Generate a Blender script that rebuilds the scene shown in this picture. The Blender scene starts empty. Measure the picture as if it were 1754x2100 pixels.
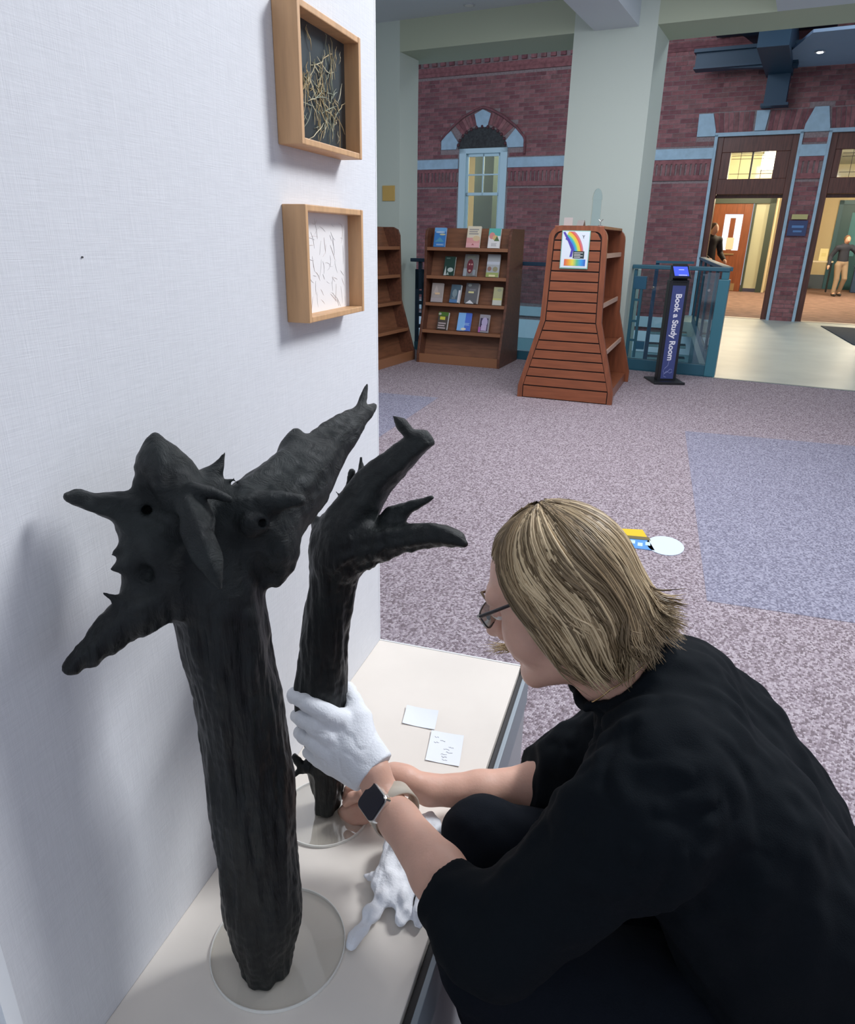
import bpy, math, random
import numpy as np
from mathutils import Vector, Matrix, Euler

random.seed(7); rng = np.random.default_rng(7)
scene = bpy.context.scene
COL = scene.collection
PI = math.pi

# ------------------------------------------------------------------ camera
W, H, FPX = 1754.0, 2100.0, 1443.0
CAMH = 1.31
_dn = np.array([-0.019, 1.0, 563.0 / FPX]); _dn /= np.linalg.norm(_dn); _up = -_dn
_vp = np.array([(1362 - W / 2) / FPX, (497 - H / 2) / FPX, 1.0])
_Y = _vp - _up * _vp.dot(_up); _Y /= np.linalg.norm(_Y)
_X = np.cross(_Y, _up); _X = -_X if _X[0] < 0 else _X
CM = np.array([_X, _Y, _up])                      # camera axes (right, down, forward) -> world
cam_data = bpy.data.cameras.new('camera')
cam_data.sensor_fit = 'HORIZONTAL'; cam_data.sensor_width = 36.0
cam_data.lens = FPX * 36.0 / W; cam_data.clip_start = 0.02; cam_data.clip_end = 200
cam = bpy.data.objects.new('camera', cam_data); COL.objects.link(cam)
m = Matrix.Identity(4)
for r in range(3):
    m[r][0] = CM[r, 0]; m[r][1] = -CM[r, 1]; m[r][2] = -CM[r, 2]
m[2][3] = CAMH
cam.matrix_world = m
scene.camera = cam

def at(px, py, d):
    """measured point: pixel of the photograph and its distance along the optical axis, in metres"""
    v = CM @ np.array([(px - W / 2) / FPX, (py - H / 2) / FPX, 1.0]) * d
    return np.array([v[0], v[1], v[2] + CAMH])

# ------------------------------------------------------------------ light and exposure
scene.view_settings.view_transform = 'Standard'
scene.view_settings.look = 'None'
scene.view_settings.gamma = 1.0
scene.view_settings.use_curve_mapping = False
scene.view_settings.exposure = 0.22
world = bpy.data.worlds.new('world'); scene.world = world; world.use_nodes = True
bg = world.node_tree.nodes['Background']
bg.inputs[0].default_value = (0.72, 0.80, 1.0, 1); bg.inputs[1].default_value = 0.52

HR = math.atan2(-0.167, 0.9859)                  # the old facade and hall stand at this angle to the display panel
HE = np.array([math.cos(HR), math.sin(HR), 0]); HN = np.array([-math.sin(HR), math.cos(HR), 0])
HO = np.array([1.286, 14.81, 0.0])               # left jamb foot of the first doorway
def hall(u, v, z): return HO + HE * u + HN * v + np.array([0, 0, z])

def area(name, loc, target, size, power, color=(1, 1, 1), sy=None):
    l = bpy.data.lights.new(name, 'AREA'); l.size = size; l.energy = power; l.color = color
    if sy: l.shape = 'RECTANGLE'; l.size_y = sy
    o = bpy.data.objects.new(name, l); COL.objects.link(o)
    o.location = loc; d = Vector(target) - Vector(loc)
    o.rotation_euler = d.to_track_quat('-Z', 'Y').to_euler()
    return o
def point(name, loc, power, color=(1, 1, 1), r=.1):
    l = bpy.data.lights.new(name, 'POINT'); l.energy = power; l.color = color; l.shadow_soft_size = r
    o = bpy.data.objects.new(name, l); COL.objects.link(o); o.location = loc; return o

area('ceiling_lamp_key', (1.35, 2.45, 2.98), (-0.45, 0.60, 0.75), 0.75, 80, (0.93, 0.96, 1.0))
area('ceiling_lamp_hall', hall(0.2, -10.2, 3.05), hall(0.0, -9.6, 0), 3.0, 120, (0.95, 0.95, 1.0))
area('ceiling_lamp_near', (1.2, -0.6, 3.0), (0.2, 1.0, 0.4), 1.8, 9, (0.93, 0.96, 1.0))
area('atrium_fill_light', hall(-2.2, -4.2, 5.0), hall(-2.5, 0.5, 1.8), 3.0, 170, (0.82, 0.9, 1.0))  # fill light added for the dim atrium, whose ceiling is closed
area('bridge_area_light', hall(2.6, -3.6, 5.0), hall(2.2, -3.0, 0), 2.2, 80, (0.9, 0.97, 1.0))  # unseen area light over the bridge, below the closed atrium ceiling

# ------------------------------------------------------------------ materials
_mats = {}
def mat(name, col, rough=.6, metal=0.0, var=0.0, vscale=8.0, col2=None, bump=0.0, bscale=60.0, stretch=(1, 1, 1),
        coat=0.0, spec=0.5, emit=None, estr=0.0, sheen=0.0, detail=4.0):
    if name in _mats: return _mats[name]
    M = bpy.data.materials.new(name); M.use_nodes = True; nt = M.node_tree; b = nt.nodes['Principled BSDF']
    b.inputs['Base Color'].default_value = (*col, 1); b.inputs['Roughness'].default_value = rough
    b.inputs['Metallic'].default_value = metal; b.inputs['Specular IOR Level'].default_value = spec
    b.inputs['Coat Weight'].default_value = coat
    if sheen: b.inputs['Sheen Weight'].default_value = sheen
    if emit: b.inputs['Emission Color'].default_value = (*emit, 1); b.inputs['Emission Strength'].default_value = estr
    if var or col2 or bump:
        tc = nt.nodes.new('ShaderNodeTexCoord'); mp = nt.nodes.new('ShaderNodeMapping'); mp.inputs['Scale'].default_value = stretch
        nt.links.new(tc.outputs['Object'], mp.inputs[0])
    if var or col2:
        n = nt.nodes.new('ShaderNodeTexNoise'); n.inputs['Scale'].default_value = vscale; n.inputs['Detail'].default_value = detail
        nt.links.new(mp.outputs[0], n.inputs['Vector'])
        cr = nt.nodes.new('ShaderNodeValToRGB')
        c2 = col2 if col2 else tuple(min(1, c * (1 + var)) for c in col)
        c1 = col if col2 else tuple(c * (1 - var) for c in col)
        cr.color_ramp.elements[0].position = .32; cr.color_ramp.elements[0].color = (*c1, 1)
        cr.color_ramp.elements[1].position = .68; cr.color_ramp.elements[1].color = (*c2, 1)
        nt.links.new(n.outputs['Fac'], cr.inputs[0]); nt.links.new(cr.outputs[0], b.inputs['Base Color'])
    if bump:
        n2 = nt.nodes.new('ShaderNodeTexNoise'); n2.inputs['Scale'].default_value = bscale; n2.inputs['Detail'].default_value = 3
        nt.links.new(mp.outputs[0], n2.inputs['Vector'])
        bn = nt.nodes.new('ShaderNodeBump'); bn.inputs['Strength'].default_value = bump; bn.inputs['Distance'].default_value = .004
        nt.links.new(n2.outputs['Fac'], bn.inputs['Height']); nt.links.new(bn.outputs[0], b.inputs['Normal'])
    _mats[name] = M; return M

def glass_mat(name, tint=(.9, .97, .97), gloss=.12, alpha=.88):
    if name in _mats: return _mats[name]
    M = bpy.data.materials.new(name); M.use_nodes = True; nt = M.node_tree
    for n in list(nt.nodes): nt.nodes.remove(n)
    o = nt.nodes.new('ShaderNodeOutputMaterial'); mx = nt.nodes.new('ShaderNodeMixShader')
    t = nt.nodes.new('ShaderNodeBsdfTransparent'); t.inputs[0].default_value = (*[c * alpha + (1 - alpha) * c * .9 for c in tint], 1)
    g = nt.nodes.new('ShaderNodeBsdfGlossy'); g.inputs['Roughness'].default_value = .04
    fr = nt.nodes.new('ShaderNodeFresnel'); fr.inputs[0].default_value = 1.5
    mu = nt.nodes.new('ShaderNodeMath'); mu.operation = 'MULTIPLY_ADD'; mu.inputs[1].default_value = .8; mu.inputs[2].default_value = gloss * .3; mu.inputs[1].default_value = .8 if gloss else .35
    nt.links.new(fr.outputs[0], mu.inputs[0]); nt.links.new(mu.outputs[0], mx.inputs[0])
    nt.links.new(t.outputs[0], mx.inputs[1]); nt.links.new(g.outputs[0], mx.inputs[2]); nt.links.new(mx.outputs[0], o.inputs[0])
    _mats[name] = M; return M

def carpet_mat(name, ca, cb, cc):
    M = bpy.data.materials.new(name); M.use_nodes = True; nt = M.node_tree; b = nt.nodes['Principled BSDF']
    b.inputs['Roughness'].default_value = 1.0; b.inputs['Specular IOR Level'].default_value = .1
    tc = nt.nodes.new('ShaderNodeTexCoord')
    mp = nt.nodes.new('ShaderNodeMapping'); mp.inputs['Rotation'].default_value = (0, 0, .12); mp.inputs['Scale'].default_value = (1, .75, 1)
    nt.links.new(tc.outputs['Object'], mp.inputs[0])
    v = nt.nodes.new('ShaderNodeTexVoronoi'); v.inputs['Scale'].default_value = 150; v.inputs['Randomness'].default_value = .55
    n = nt.nodes.new('ShaderNodeTexNoise'); n.inputs['Scale'].default_value = 45; n.inputs['Detail'].default_value = 5
    nt.links.new(mp.outputs[0], v.inputs['Vector']); nt.links.new(mp.outputs[0], n.inputs['Vector'])
    sep = nt.nodes.new('ShaderNodeSeparateColor'); nt.links.new(v.outputs['Color'], sep.inputs[0])
    ad = nt.nodes.new('ShaderNodeMath'); ad.operation = 'MULTIPLY_ADD'; ad.inputs[1].default_value = .7
    nt.links.new(sep.outputs[0], ad.inputs[0])
    hf = nt.nodes.new('ShaderNodeMath'); hf.operation = 'MULTIPLY'; hf.inputs[1].default_value = .3
    nt.links.new(n.outputs['Fac'], hf.inputs[0]); nt.links.new(hf.outputs[0], ad.inputs[2])
    cr = nt.nodes.new('ShaderNodeValToRGB'); e = cr.color_ramp.elements
    e[0].position = .22; e[0].color = (*ca, 1); e[1].position = .80; e[1].color = (*cc, 1)
    k = e.new(.5); k.color = (*cb, 1)
    nt.links.new(ad.outputs[0], cr.inputs[0]); nt.links.new(cr.outputs[0], b.inputs['Base Color'])
    bn = nt.nodes.new('ShaderNodeBump'); bn.inputs['Strength'].default_value = .9; bn.inputs['Distance'].default_value = .005; bn.invert = True
    nt.links.new(v.outputs['Distance'], bn.inputs['Height']); nt.links.new(bn.outputs[0], b.inputs['Normal'])
    return M

def ramp_mat(name, axis, stops, rough=.5):
    M = bpy.data.materials.new(name); M.use_nodes = True; nt = M.node_tree; b = nt.nodes['Principled BSDF']; b.inputs['Roughness'].default_value = rough
    tc = nt.nodes.new('ShaderNodeTexCoord'); s = nt.nodes.new('ShaderNodeSeparateXYZ'); nt.links.new(tc.outputs['Generated'], s.inputs[0])
    cr = nt.nodes.new('ShaderNodeValToRGB'); e = cr.color_ramp.elements
    e[0].position = stops[0][0]; e[0].color = (*stops[0][1], 1); e[1].position = stops[-1][0]; e[1].color = (*stops[-1][1], 1)
    for p, c in stops[1:-1]: q = e.new(p); q.color = (*c, 1)
    nt.links.new(s.outputs[axis], cr.inputs[0]); nt.links.new(cr.outputs[0], b.inputs['Base Color']); return M

def linen_mat():
    M = bpy.data.materials.new('linen_panel'); M.use_nodes = True; nt = M.node_tree; b = nt.nodes['Principled BSDF']; b.inputs['Roughness'].default_value = .9
    b.inputs['Specular IOR Level'].default_value = .2
    tc = nt.nodes.new('ShaderNodeTexCoord')
    outs = []
    for sc in ((900, 900, 30), (900, 30, 900)):
        mp = nt.nodes.new('ShaderNodeMapping'); mp.inputs['Scale'].default_value = sc; nt.links.new(tc.outputs['Object'], mp.inputs[0])
        n = nt.nodes.new('ShaderNodeTexNoise'); n.inputs['Scale'].default_value = 1.0; n.inputs['Detail'].default_value = 2
        nt.links.new(mp.outputs[0], n.inputs['Vector']); outs.append(n)
    a = nt.nodes.new('ShaderNodeMath'); a.operation = 'ADD'; nt.links.new(outs[0].outputs['Fac'], a.inputs[0]); nt.links.new(outs[1].outputs['Fac'], a.inputs[1])
    cr = nt.nodes.new('ShaderNodeMapRange'); cr.inputs[1].default_value = .6; cr.inputs[2].default_value = 1.4
    nt.links.new(a.outputs[0], cr.inputs[0])
    mx = nt.nodes.new('ShaderNodeMix'); mx.data_type = 'RGBA'; mx.inputs['A'].default_value = (.64, .645, .665, 1); mx.inputs['B'].default_value = (.735, .74, .76, 1)
    nt.links.new(cr.outputs[0], mx.inputs['Factor']); nt.links.new(mx.outputs['Result'], b.inputs['Base Color'])
    bn = nt.nodes.new('ShaderNodeBump'); bn.inputs['Strength'].default_value = .25; bn.inputs['Distance'].default_value = .001
    nt.links.new(a.outputs[0], bn.inputs['Height']); nt.links.new(bn.outputs[0], b.inputs['Normal'])
    return M

# ------------------------------------------------------------------ mesh helpers
class MB:
    def __init__(s): s.v = []; s.f = []; s.mi = []
    def add(s, vs, fs, mi=0):
        b = len(s.v); s.v += [tuple(float(c) for c in p) for p in vs]; s.f += [tuple(b + i for i in f) for f in fs]; s.mi += [mi] * len(fs); return s
    def box(s, a, b, mi=0):
        x0, y0, z0 = a; x1, y1, z1 = b
        return s.add([(x0, y0, z0), (x1, y0, z0), (x1, y1, z0), (x0, y1, z0), (x0, y0, z1), (x1, y0, z1), (x1, y1, z1), (x0, y1, z1)],
                     [(0, 3, 2, 1), (4, 5, 6, 7), (0, 1, 5, 4), (1, 2, 6, 5), (2, 3, 7, 6), (3, 0, 4, 7)], mi)
    def prism(s, poly, axis, a0, a1, mi=0):
        n = len(poly)
        def P(p, a):
            if axis == 0: return (a, p[0], p[1])
            if axis == 1: return (p[0], a, p[1])
            return (p[0], p[1], a)
        return s.add([P(p, a0) for p in poly] + [P(p, a1) for p in poly],
                     [tuple(range(n)), tuple(range(2 * n - 1, n - 1, -1))] + [(i, i + n, (i + 1) % n + n, (i + 1) % n) for i in range(n)], mi)
    def tube(s, pts, rad, n=8, mi=0, cap=True, flat=1.0, up=(0, 0, 1)):
        P = [np.array(p, float) for p in pts]; k = len(P)
        if not hasattr(rad, '__len__'): rad = [rad] * k
        vs = []; ref = np.array(up, float)
        for i in range(k):
            t = P[min(i + 1, k - 1)] - P[max(i - 1, 0)]; t /= (np.linalg.norm(t) + 1e-9)
            a = np.cross(t, ref)
            if np.linalg.norm(a) < 1e-3: a = np.cross(t, (1, 0, 0.01))
            a /= np.linalg.norm(a); b = np.cross(a, t)
            for j in range(n):
                th = 2 * PI * j / n
                vs.append(P[i] + a * math.cos(th) * rad[i] + b * math.sin(th) * rad[i] * flat)
        fs = [(i * n + j, i * n + (j + 1) % n, (i + 1) * n + (j + 1) % n, (i + 1) * n + j) for i in range(k - 1) for j in range(n)]
        if cap: fs += [tuple(range(n - 1, -1, -1)), tuple((k - 1) * n + j for j in range(n))]
        return s.add(vs, fs, mi)
    def cyl(s, c, r, z0, z1, n=24, mi=0): return s.tube([(c[0], c[1], z0), (c[0], c[1], z1)], r, n, mi)
    def ball(s, c, r, nu=16, nv=10, mi=0):
        r = r if hasattr(r, '__len__') else (r, r, r); vs = [(c[0], c[1], c[2] - r[2])]
        for i in range(1, nv):
            ph = -PI / 2 + PI * i / nv
            for j in range(nu):
                vs.append((c[0] + r[0] * math.cos(ph) * math.cos(2 * PI * j / nu), c[1] + r[1] * math.cos(ph) * math.sin(2 * PI * j / nu), c[2] + r[2] * math.sin(ph)))
        vs.append((c[0], c[1], c[2] + r[2])); fs = []
        for j in range(nu): fs.append((0, 1 + (j + 1) % nu, 1 + j)); fs.append((len(vs) - 1, 1 + (nv - 2) * nu + j, 1 + (nv - 2) * nu + (j + 1) % nu))
        for i in range(nv - 2):
            for j in range(nu): fs.append((1 + i * nu + j, 1 + i * nu + (j + 1) % nu, 1 + (i + 1) * nu + (j + 1) % nu, 1 + (i + 1) * nu + j))
        return s.add(vs, fs, mi)
    def mesh(s, name, mats, smooth=False):
        me = bpy.data.meshes.new(name); me.from_pydata(s.v, [], s.f)
        for x in (mats if isinstance(mats, (list, tuple)) else [mats]): me.materials.append(x)
        if any(s.mi): me.polygons.foreach_set('material_index', s.mi)
        if smooth: me.polygons.foreach_set('use_smooth', [True] * len(s.f))
        me.update(); return me

def link(name, me, parent=None, loc=None, rz=None):
    o = bpy.data.objects.new(name, me); COL.objects.link(o)
    if parent is not None: o.parent = parent
    if loc is not None: o.location = loc
    if rz is not None: o.rotation_euler = (0, 0, rz)
    return o
def build(name, mb, mats, parent=None, smooth=False, bevel=0.0, loc=None, rz=None):
    o = link(name, mb.mesh(name, mats, smooth), parent, loc, rz)
    if bevel:
        b = o.modifiers.new('bevel', 'BEVEL'); b.width = bevel; b.segments = 2; b.limit_method = 'ANGLE'
    return o
def tag(o, label, cat, group=None):
    o['label'] = label; o['category'] = cat
    if group: o['group'] = group
    return o
def thing(name, label, cat, loc, rz=0.0, group=None):
    return tag(link(name, None, None, loc, rz), label, cat, group)
def struct(name, mb, mats, parent=None, hallframe=True, **k):
    o = build(name, mb, mats, parent, **k); o['kind'] = 'structure'
    if parent is None and hallframe: o.location = HO; o.rotation_euler = (0, 0, HR)
    return o
def text_obj(name, body, size, m, parent, loc, rot, extrude=.0008, offset=0.0, align='CENTER'):
    cu = bpy.data.curves.new(name, 'FONT'); cu.body = body; cu.size = size; cu.extrude = extrude; cu.offset = offset
    cu.align_x = align; cu.align_y = 'CENTER'
    t = bpy.data.objects.new(name, cu); COL.objects.link(t); bpy.context.view_layer.update()
    me = bpy.data.meshes.new_from_object(t.evaluated_get(bpy.context.evaluated_depsgraph_get()))
    bpy.data.objects.remove(t); me.materials.clear(); me.materials.append(m)
    o = link(name, me, parent, loc); o.rotation_euler = rot; return o

# ------------------------------------------------------------------ signed distance sculpting
def vnoise(P, seed=0):
    P = np.asarray(P, np.float64); i = np.floor(P).astype(np.int64); f = P - i; f = f * f * (3 - 2 * f); out = np.zeros(len(P))
    for dx in (0, 1):
        for dy in (0, 1):
            for dz in (0, 1):
                h = (i[:, 0] + dx) * 374761393 + (i[:, 1] + dy) * 668265263 + (i[:, 2] + dz) * 2147483647 + seed * 974711
                h = (h ^ (h >> 13)) * 1274126177; h = (h ^ (h >> 16)) & 0xffff
                out += h / 65535.0 * (f[:, 0] if dx else 1 - f[:, 0]) * (f[:, 1] if dy else 1 - f[:, 1]) * (f[:, 2] if dz else 1 - f[:, 2])
    return out * 2 - 1
def axis_grid(segs):
    """segs: list of (start, end, step) laid end to end"""
    out = []
    for a, b, st in segs: out += list(np.arange(a, b, st))
    return np.array(out + [segs[-1][1]])
class Field:
    def __init__(s, xs, ys, zs):
        s.x, s.y, s.z = [np.asarray(a, np.float32) for a in (xs, ys, zs)]; s.a = np.full((len(xs), len(ys), len(zs)), .2, np.float32)
    def sub(s, lo, hi):
        sl = []
        for ax, l, h in zip((s.x, s.y, s.z), lo, hi):
            i0 = max(0, np.searchsorted(ax, l) - 1); i1 = min(len(ax), np.searchsorted(ax, h) + 1); sl.append(slice(i0, max(i1, i0 + 1)))
        return tuple(sl), s.x[sl[0]][:, None, None], s.y[sl[1]][None, :, None], s.z[sl[2]][None, None, :]
    def comb(s, sl, d, k, cut=False):
        a = s.a[sl]
        if cut: a = -a
        h = np.clip(.5 + .5 * (a - d) / k, 0, 1); r = a * (1 - h) + d * h - k * h * (1 - h)
        s.a[sl] = -r if cut else r
    def cap(s, p, q, r1, r2, k=.01, sq=None, fl=1.0, cut=False):
        """tapered capsule; sq: axis along which it is squashed, fl: thickness factor along it"""
        p = np.array(p, np.float32); q = np.array(q, np.float32); R = max(r1, r2) + k + .015
        sl, X, Y, Z = s.sub(np.minimum(p, q) - R, np.maximum(p, q) + R)
        d = q - p; L = float(d.dot(d)) + 1e-12
        X, Y, Z = X - p[0], Y - p[1], Z - p[2]
        t = np.clip((X * d[0] + Y * d[1] + Z * d[2]) / L, 0, 1)
        ex, ey, ez = X - t * d[0], Y - t * d[1], Z - t * d[2]; q2 = ex * ex + ey * ey + ez * ez
        if sq is not None:
            n = np.array(sq, np.float32); n /= np.linalg.norm(n); dn = ex * n[0] + ey * n[1] + ez * n[2]
            q2 = q2 + dn * dn * (1 / fl ** 2 - 1)
        dist = np.sqrt(np.maximum(q2, 0)) - (r1 + (r2 - r1) * t)
        if sq is not None: dist = dist * (fl * .5 + .5)
        s.comb(sl, dist, k, cut)
    def chain(s, pts, k=.01, **kw):
        for (p, r), (q, r2) in zip(pts[:-1], pts[1:]): s.cap(p, q, r, r2, k, **kw)
    def spline(s, pts, k=.01, sq=None, fl=1.0, cut=False):
        """one smooth limb: union of its tapered pieces, blended into the field once"""
        A = np.array([p for p, _ in pts]); R = max(r for _, r in pts) + k + .015; sl, X0, Y0, Z0 = s.sub(A.min(0) - R, A.max(0) + R); best = None
        if sq is not None: n = np.array(sq, np.float32); n /= np.linalg.norm(n)
        for (p, r1), (q, r2) in zip(pts[:-1], pts[1:]):
            p = np.asarray(p, np.float32); d = np.asarray(q, np.float32) - p; L = float(d.dot(d)) + 1e-12; X, Y, Z = X0 - p[0], Y0 - p[1], Z0 - p[2]
            t = np.clip((X * d[0] + Y * d[1] + Z * d[2]) / L, 0, 1); ex, ey, ez = X - t * d[0], Y - t * d[1], Z - t * d[2]; q2 = ex * ex + ey * ey + ez * ez
            if sq is not None: dn = ex * n[0] + ey * n[1] + ez * n[2]; q2 = q2 + dn * dn * (1 / fl ** 2 - 1)
            dist = np.sqrt(np.maximum(q2, 0)) - (r1 + (r2 - r1) * t)
            if sq is not None: dist = dist * (fl * .5 + .5)
            best = dist if best is None else np.minimum(best, dist)
        s.comb(sl, best, k, cut)
    def ell(s, c, r, B=None, k=.01, cut=False):
        """ellipsoid: centre, radii, rows of B are its axes"""
        c = np.array(c, np.float32); r = np.array(r, np.float32); R = float(r.max()) + k + .015; B = np.eye(3) if B is None else np.asarray(B)
        sl, X, Y, Z = s.sub(c - R, c + R); X, Y, Z = X - c[0], Y - c[1], Z - c[2]
        k0 = 0; k1 = 0
        for i in range(3):
            w = (X * B[i][0] + Y * B[i][1] + Z * B[i][2]).astype(np.float32); k0 = k0 + (w / r[i]) ** 2; k1 = k1 + (w / r[i] ** 2) ** 2
        k0 = np.sqrt(k0); d = k0 * (k0 - 1) / np.maximum(np.sqrt(k1), 1e-6); s.comb(sl, d, k, cut)
    def half(s, p, n, lo, hi, k=.004):
        """keep, inside the box lo..hi, only what lies behind the plane through p with outward normal n"""
        sl, X, Y, Z = s.sub(lo, hi); n = np.array(n, float); n /= np.linalg.norm(n)
        d = -((X - p[0]) * n[0] + (Y - p[1]) * n[1] + (Z - p[2]) * n[2]).astype(np.float32); s.comb(sl, d, k, True)
    def surface(s):
        a = s.a; S = a < 0; nx, ny, nz = a.shape; c = np.zeros((nx - 1, ny - 1, nz - 1), np.int8); corners = [(i, j, k) for i in (0, 1) for j in (0, 1) for k in (0, 1)]
        for i, j, k in corners: c += S[i:nx - 1 + i, j:ny - 1 + j, k:nz - 1 + k]
        I, J, K = np.nonzero((c > 0) & (c < 8)); N = len(I); idx = np.full(c.shape, -1, np.int32); idx[I, J, K] = np.arange(N)
        V = np.stack([a[I + i, J + j, K + k] for i, j, k in corners], 1); acc = np.zeros((N, 3)); cnt = np.zeros(N)
        for e0 in range(8):
            for e1 in range(e0 + 1, 8):
                A = np.array(corners[e0]); Bc = np.array(corners[e1])
                if abs(A - Bc).sum() != 1: continue
                va, vb = V[:, e0], V[:, e1]; mk = (va < 0) != (vb < 0); t = np.where(mk, va / np.where(mk, va - vb, 1), 0)
                acc += (A + t[:, None] * (Bc - A)) * mk[:, None]; cnt += mk
        acc /= cnt[:, None]
        P = np.stack([ax[i] + acc[:, n] * (ax[np.minimum(i + 1, len(ax) - 1)] - ax[i]) for n, (ax, i) in enumerate(((s.x, I), (s.y, J), (s.z, K)))], 1)
        Q = []
        def quads(mask, sgn, off, d1, d2):
            i, j, k = np.nonzero(mask); B = np.stack([i, j, k], 1) + np.array(off)
            q = np.stack([idx[tuple((B - d).T)] for d in (np.array(d1) + d2, np.array(d2), np.zeros(3, int), np.array(d1))], 1)
            f = S[tuple((B).T)]; q[~f] = q[~f][:, ::-1]; Q.append(q)
        quads(S[:-1, 1:-1, 1:-1] != S[1:, 1:-1, 1:-1], 0, (0, 1, 1), np.array((0, 1, 0)), np.array((0, 0, 1)))
        quads(S[1:-1, :-1, 1:-1] != S[1:-1, 1:, 1:-1], 0, (1, 0, 1), np.array((0, 0, 1)), np.array((1, 0, 0)))
        quads(S[1:-1, 1:-1, :-1] != S[1:-1, 1:-1, 1:], 0, (1, 1, 0), np.array((1, 0, 0)), np.array((0, 1, 0)))
        Q = np.concatenate(Q); Q = Q[(Q >= 0).all(1)]
        return P, Q
def np_mesh(name, P, Q, m, smooth=True):
    me = bpy.data.meshes.new(name); me.vertices.add(len(P)); me.vertices.foreach_set('co', np.asarray(P, np.float32).ravel())
    me.loops.add(Q.size); me.loops.foreach_set('vertex_index', Q.astype(np.int32).ravel()); me.polygons.add(len(Q))
    me.polygons.foreach_set('loop_start', np.arange(0, Q.size, Q.shape[1], dtype=np.int32))
    me.materials.append(m); me.update(calc_edges=True)
    if smooth: me.polygons.foreach_set('use_smooth', np.ones(len(Q), bool))
    return me
def normals(P, Q):
    n = np.cross(P[Q[:, 2]] - P[Q[:, 0]], P[Q[:, 3]] - P[Q[:, 1]]); N = np.zeros_like(P)
    for i in range(4): np.add.at(N, Q[:, i], n)
    return N / (np.linalg.norm(N, axis=1)[:, None] + 1e-12)
def relax(P, Q, it=1):
    for _ in range(it):
        A = np.zeros_like(P); c = np.zeros(len(P))
        for i in range(4):
            for j in (1, 3): np.add.at(A, Q[:, i], P[Q[:, (i + j) % 4]]); np.add.at(c, Q[:, i], 1)
        P = P * .5 + .5 * A / c[:, None]
    return P

# ================================================================== STRUCTURE
M_carpet = carpet_mat('carpet_mauve', (.19, .152, .168), (.335, .28, .312), (.485, .425, .46))
M_carpet_b = carpet_mat('carpet_violet', (.19, .185, .245), (.29, .285, .365), (.39, .385, .475))
M_tile = mat('pale_stone_floor', (.40, .46, .43), rough=.42, col2=(.50, .56, .51), vscale=1.6, spec=.45)
M_lobby = mat('russet_carpet', (.24, .15, .13), rough=.9, var=.25, vscale=5)
M_wallp = mat('pale_green_paint', (.60, .68, .61), rough=.7, bump=.05)
M_beam = mat('olive_paint', (.50, .56, .42), rough=.75, bump=.05)
M_ceil = mat('ceiling_white', (.66, .72, .76), rough=.8)
M_linen = linen_mat()
M_white = mat('white_trim', (.80, .82, .84), rough=.5)
M_mortar = mat('mortar', (.27, .21, .21), rough=.95, var=.2, vscale=30, bump=.3)
M_brick = [mat('brick_red', (.250, .098, .102), rough=.85, var=.25, vscale=14, bump=.3), mat('brick_dark', (.190, .072, .080), rough=.85, var=.25, vscale=14, bump=.3),
           mat('brick_rose', (.285, .122, .125), rough=.85, var=.25, vscale=14, bump=.3), mat('brick_brown', (.215, .098, .098), rough=.85, var=.25, vscale=14, bump=.3)]
M_stone = mat('cool_cast_limestone', (.36, .50, .60), rough=.7, var=.08, vscale=10, bump=.1)  # bluish white balance cast is put into the stone colour
M_mahog = mat('mahogany', (.105, .034, .022), rough=.4, var=.3, vscale=6, stretch=(6, 6, .6))
M_yellow = mat('cream_wall', (.72, .62, .40), rough=.8)
M_teal = mat('teal_paint', (.035, .13, .185), rough=.4)
M_navy = mat('dark_blue_steel', (.012, .045, .085), rough=.5)
M_lower = mat('lower_wall_shade', (.30, .48, .52), rough=.7)  # shade low on the facade is painted in as teal
M_glass = glass_mat('clear_glass')
M_glassg = glass_mat('rail_glass', (.84, .95, .97), .2, .95)

# floor of the hall, cut back along the glass railing where the stairwell opens
RA = hall(.52, -6.86, 0); RB = RA + np.array([-.0, 5.6, 0])     # railing return runs along world Y
mb = MB()
mb.box((-7, -17.5, -.25), (7, -6.90, 0))
floor = struct('floor', mb, M_carpet)
mb = MB(); c = [RA + np.array([.02, -.05, 0]), hall(5.5, -6.895, 0), hall(5.5, 0.0, 0), hall(-.72, 0.0, 0), hall(-.72, -1.3, 0), RB + np.array([.02, 0, 0])]
mb.prism([(p[0], p[1]) for p in c], 2, -.25, .0)
o = struct('floor_bridge', mb, M_tile, hallframe=False)
mb = MB(); mb.prism([tuple(hall(u, v, 0)[:2]) for u, v in ((.53, -6.93), (5.5, -6.93), (5.5, -6.89), (.53, -6.89))], 2, -.01, .004)
build('edge_strip', mb, mat('edge_strip', (.18, .24, .24), rough=.5), o)
mb = MB(); mb.prism([(.325, 5.45), (.337, 2.67), (3.4, 2.67), (3.4, 5.45)], 2, -.004, .0015)
o = build('carpet_inlay', mb, M_carpet_b, floor); o.matrix_parent_inverse = Matrix.Rotation(-HR, 4, 'Z') @ Matrix.Translation(-Vector(HO))
mb = MB(); mb.prism([(-4.6, 5.88), (-4.6, 1.5), (-1.735, 1.5), (-1.735, 4.5), (-1.722, 5.88)], 2, -.004, .0015)
o = build('carpet_inlay', mb, M_carpet_b, floor); o.matrix_parent_inverse = Matrix.Rotation(-HR, 4, 'Z') @ Matrix.Translation(-Vector(HO))

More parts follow.
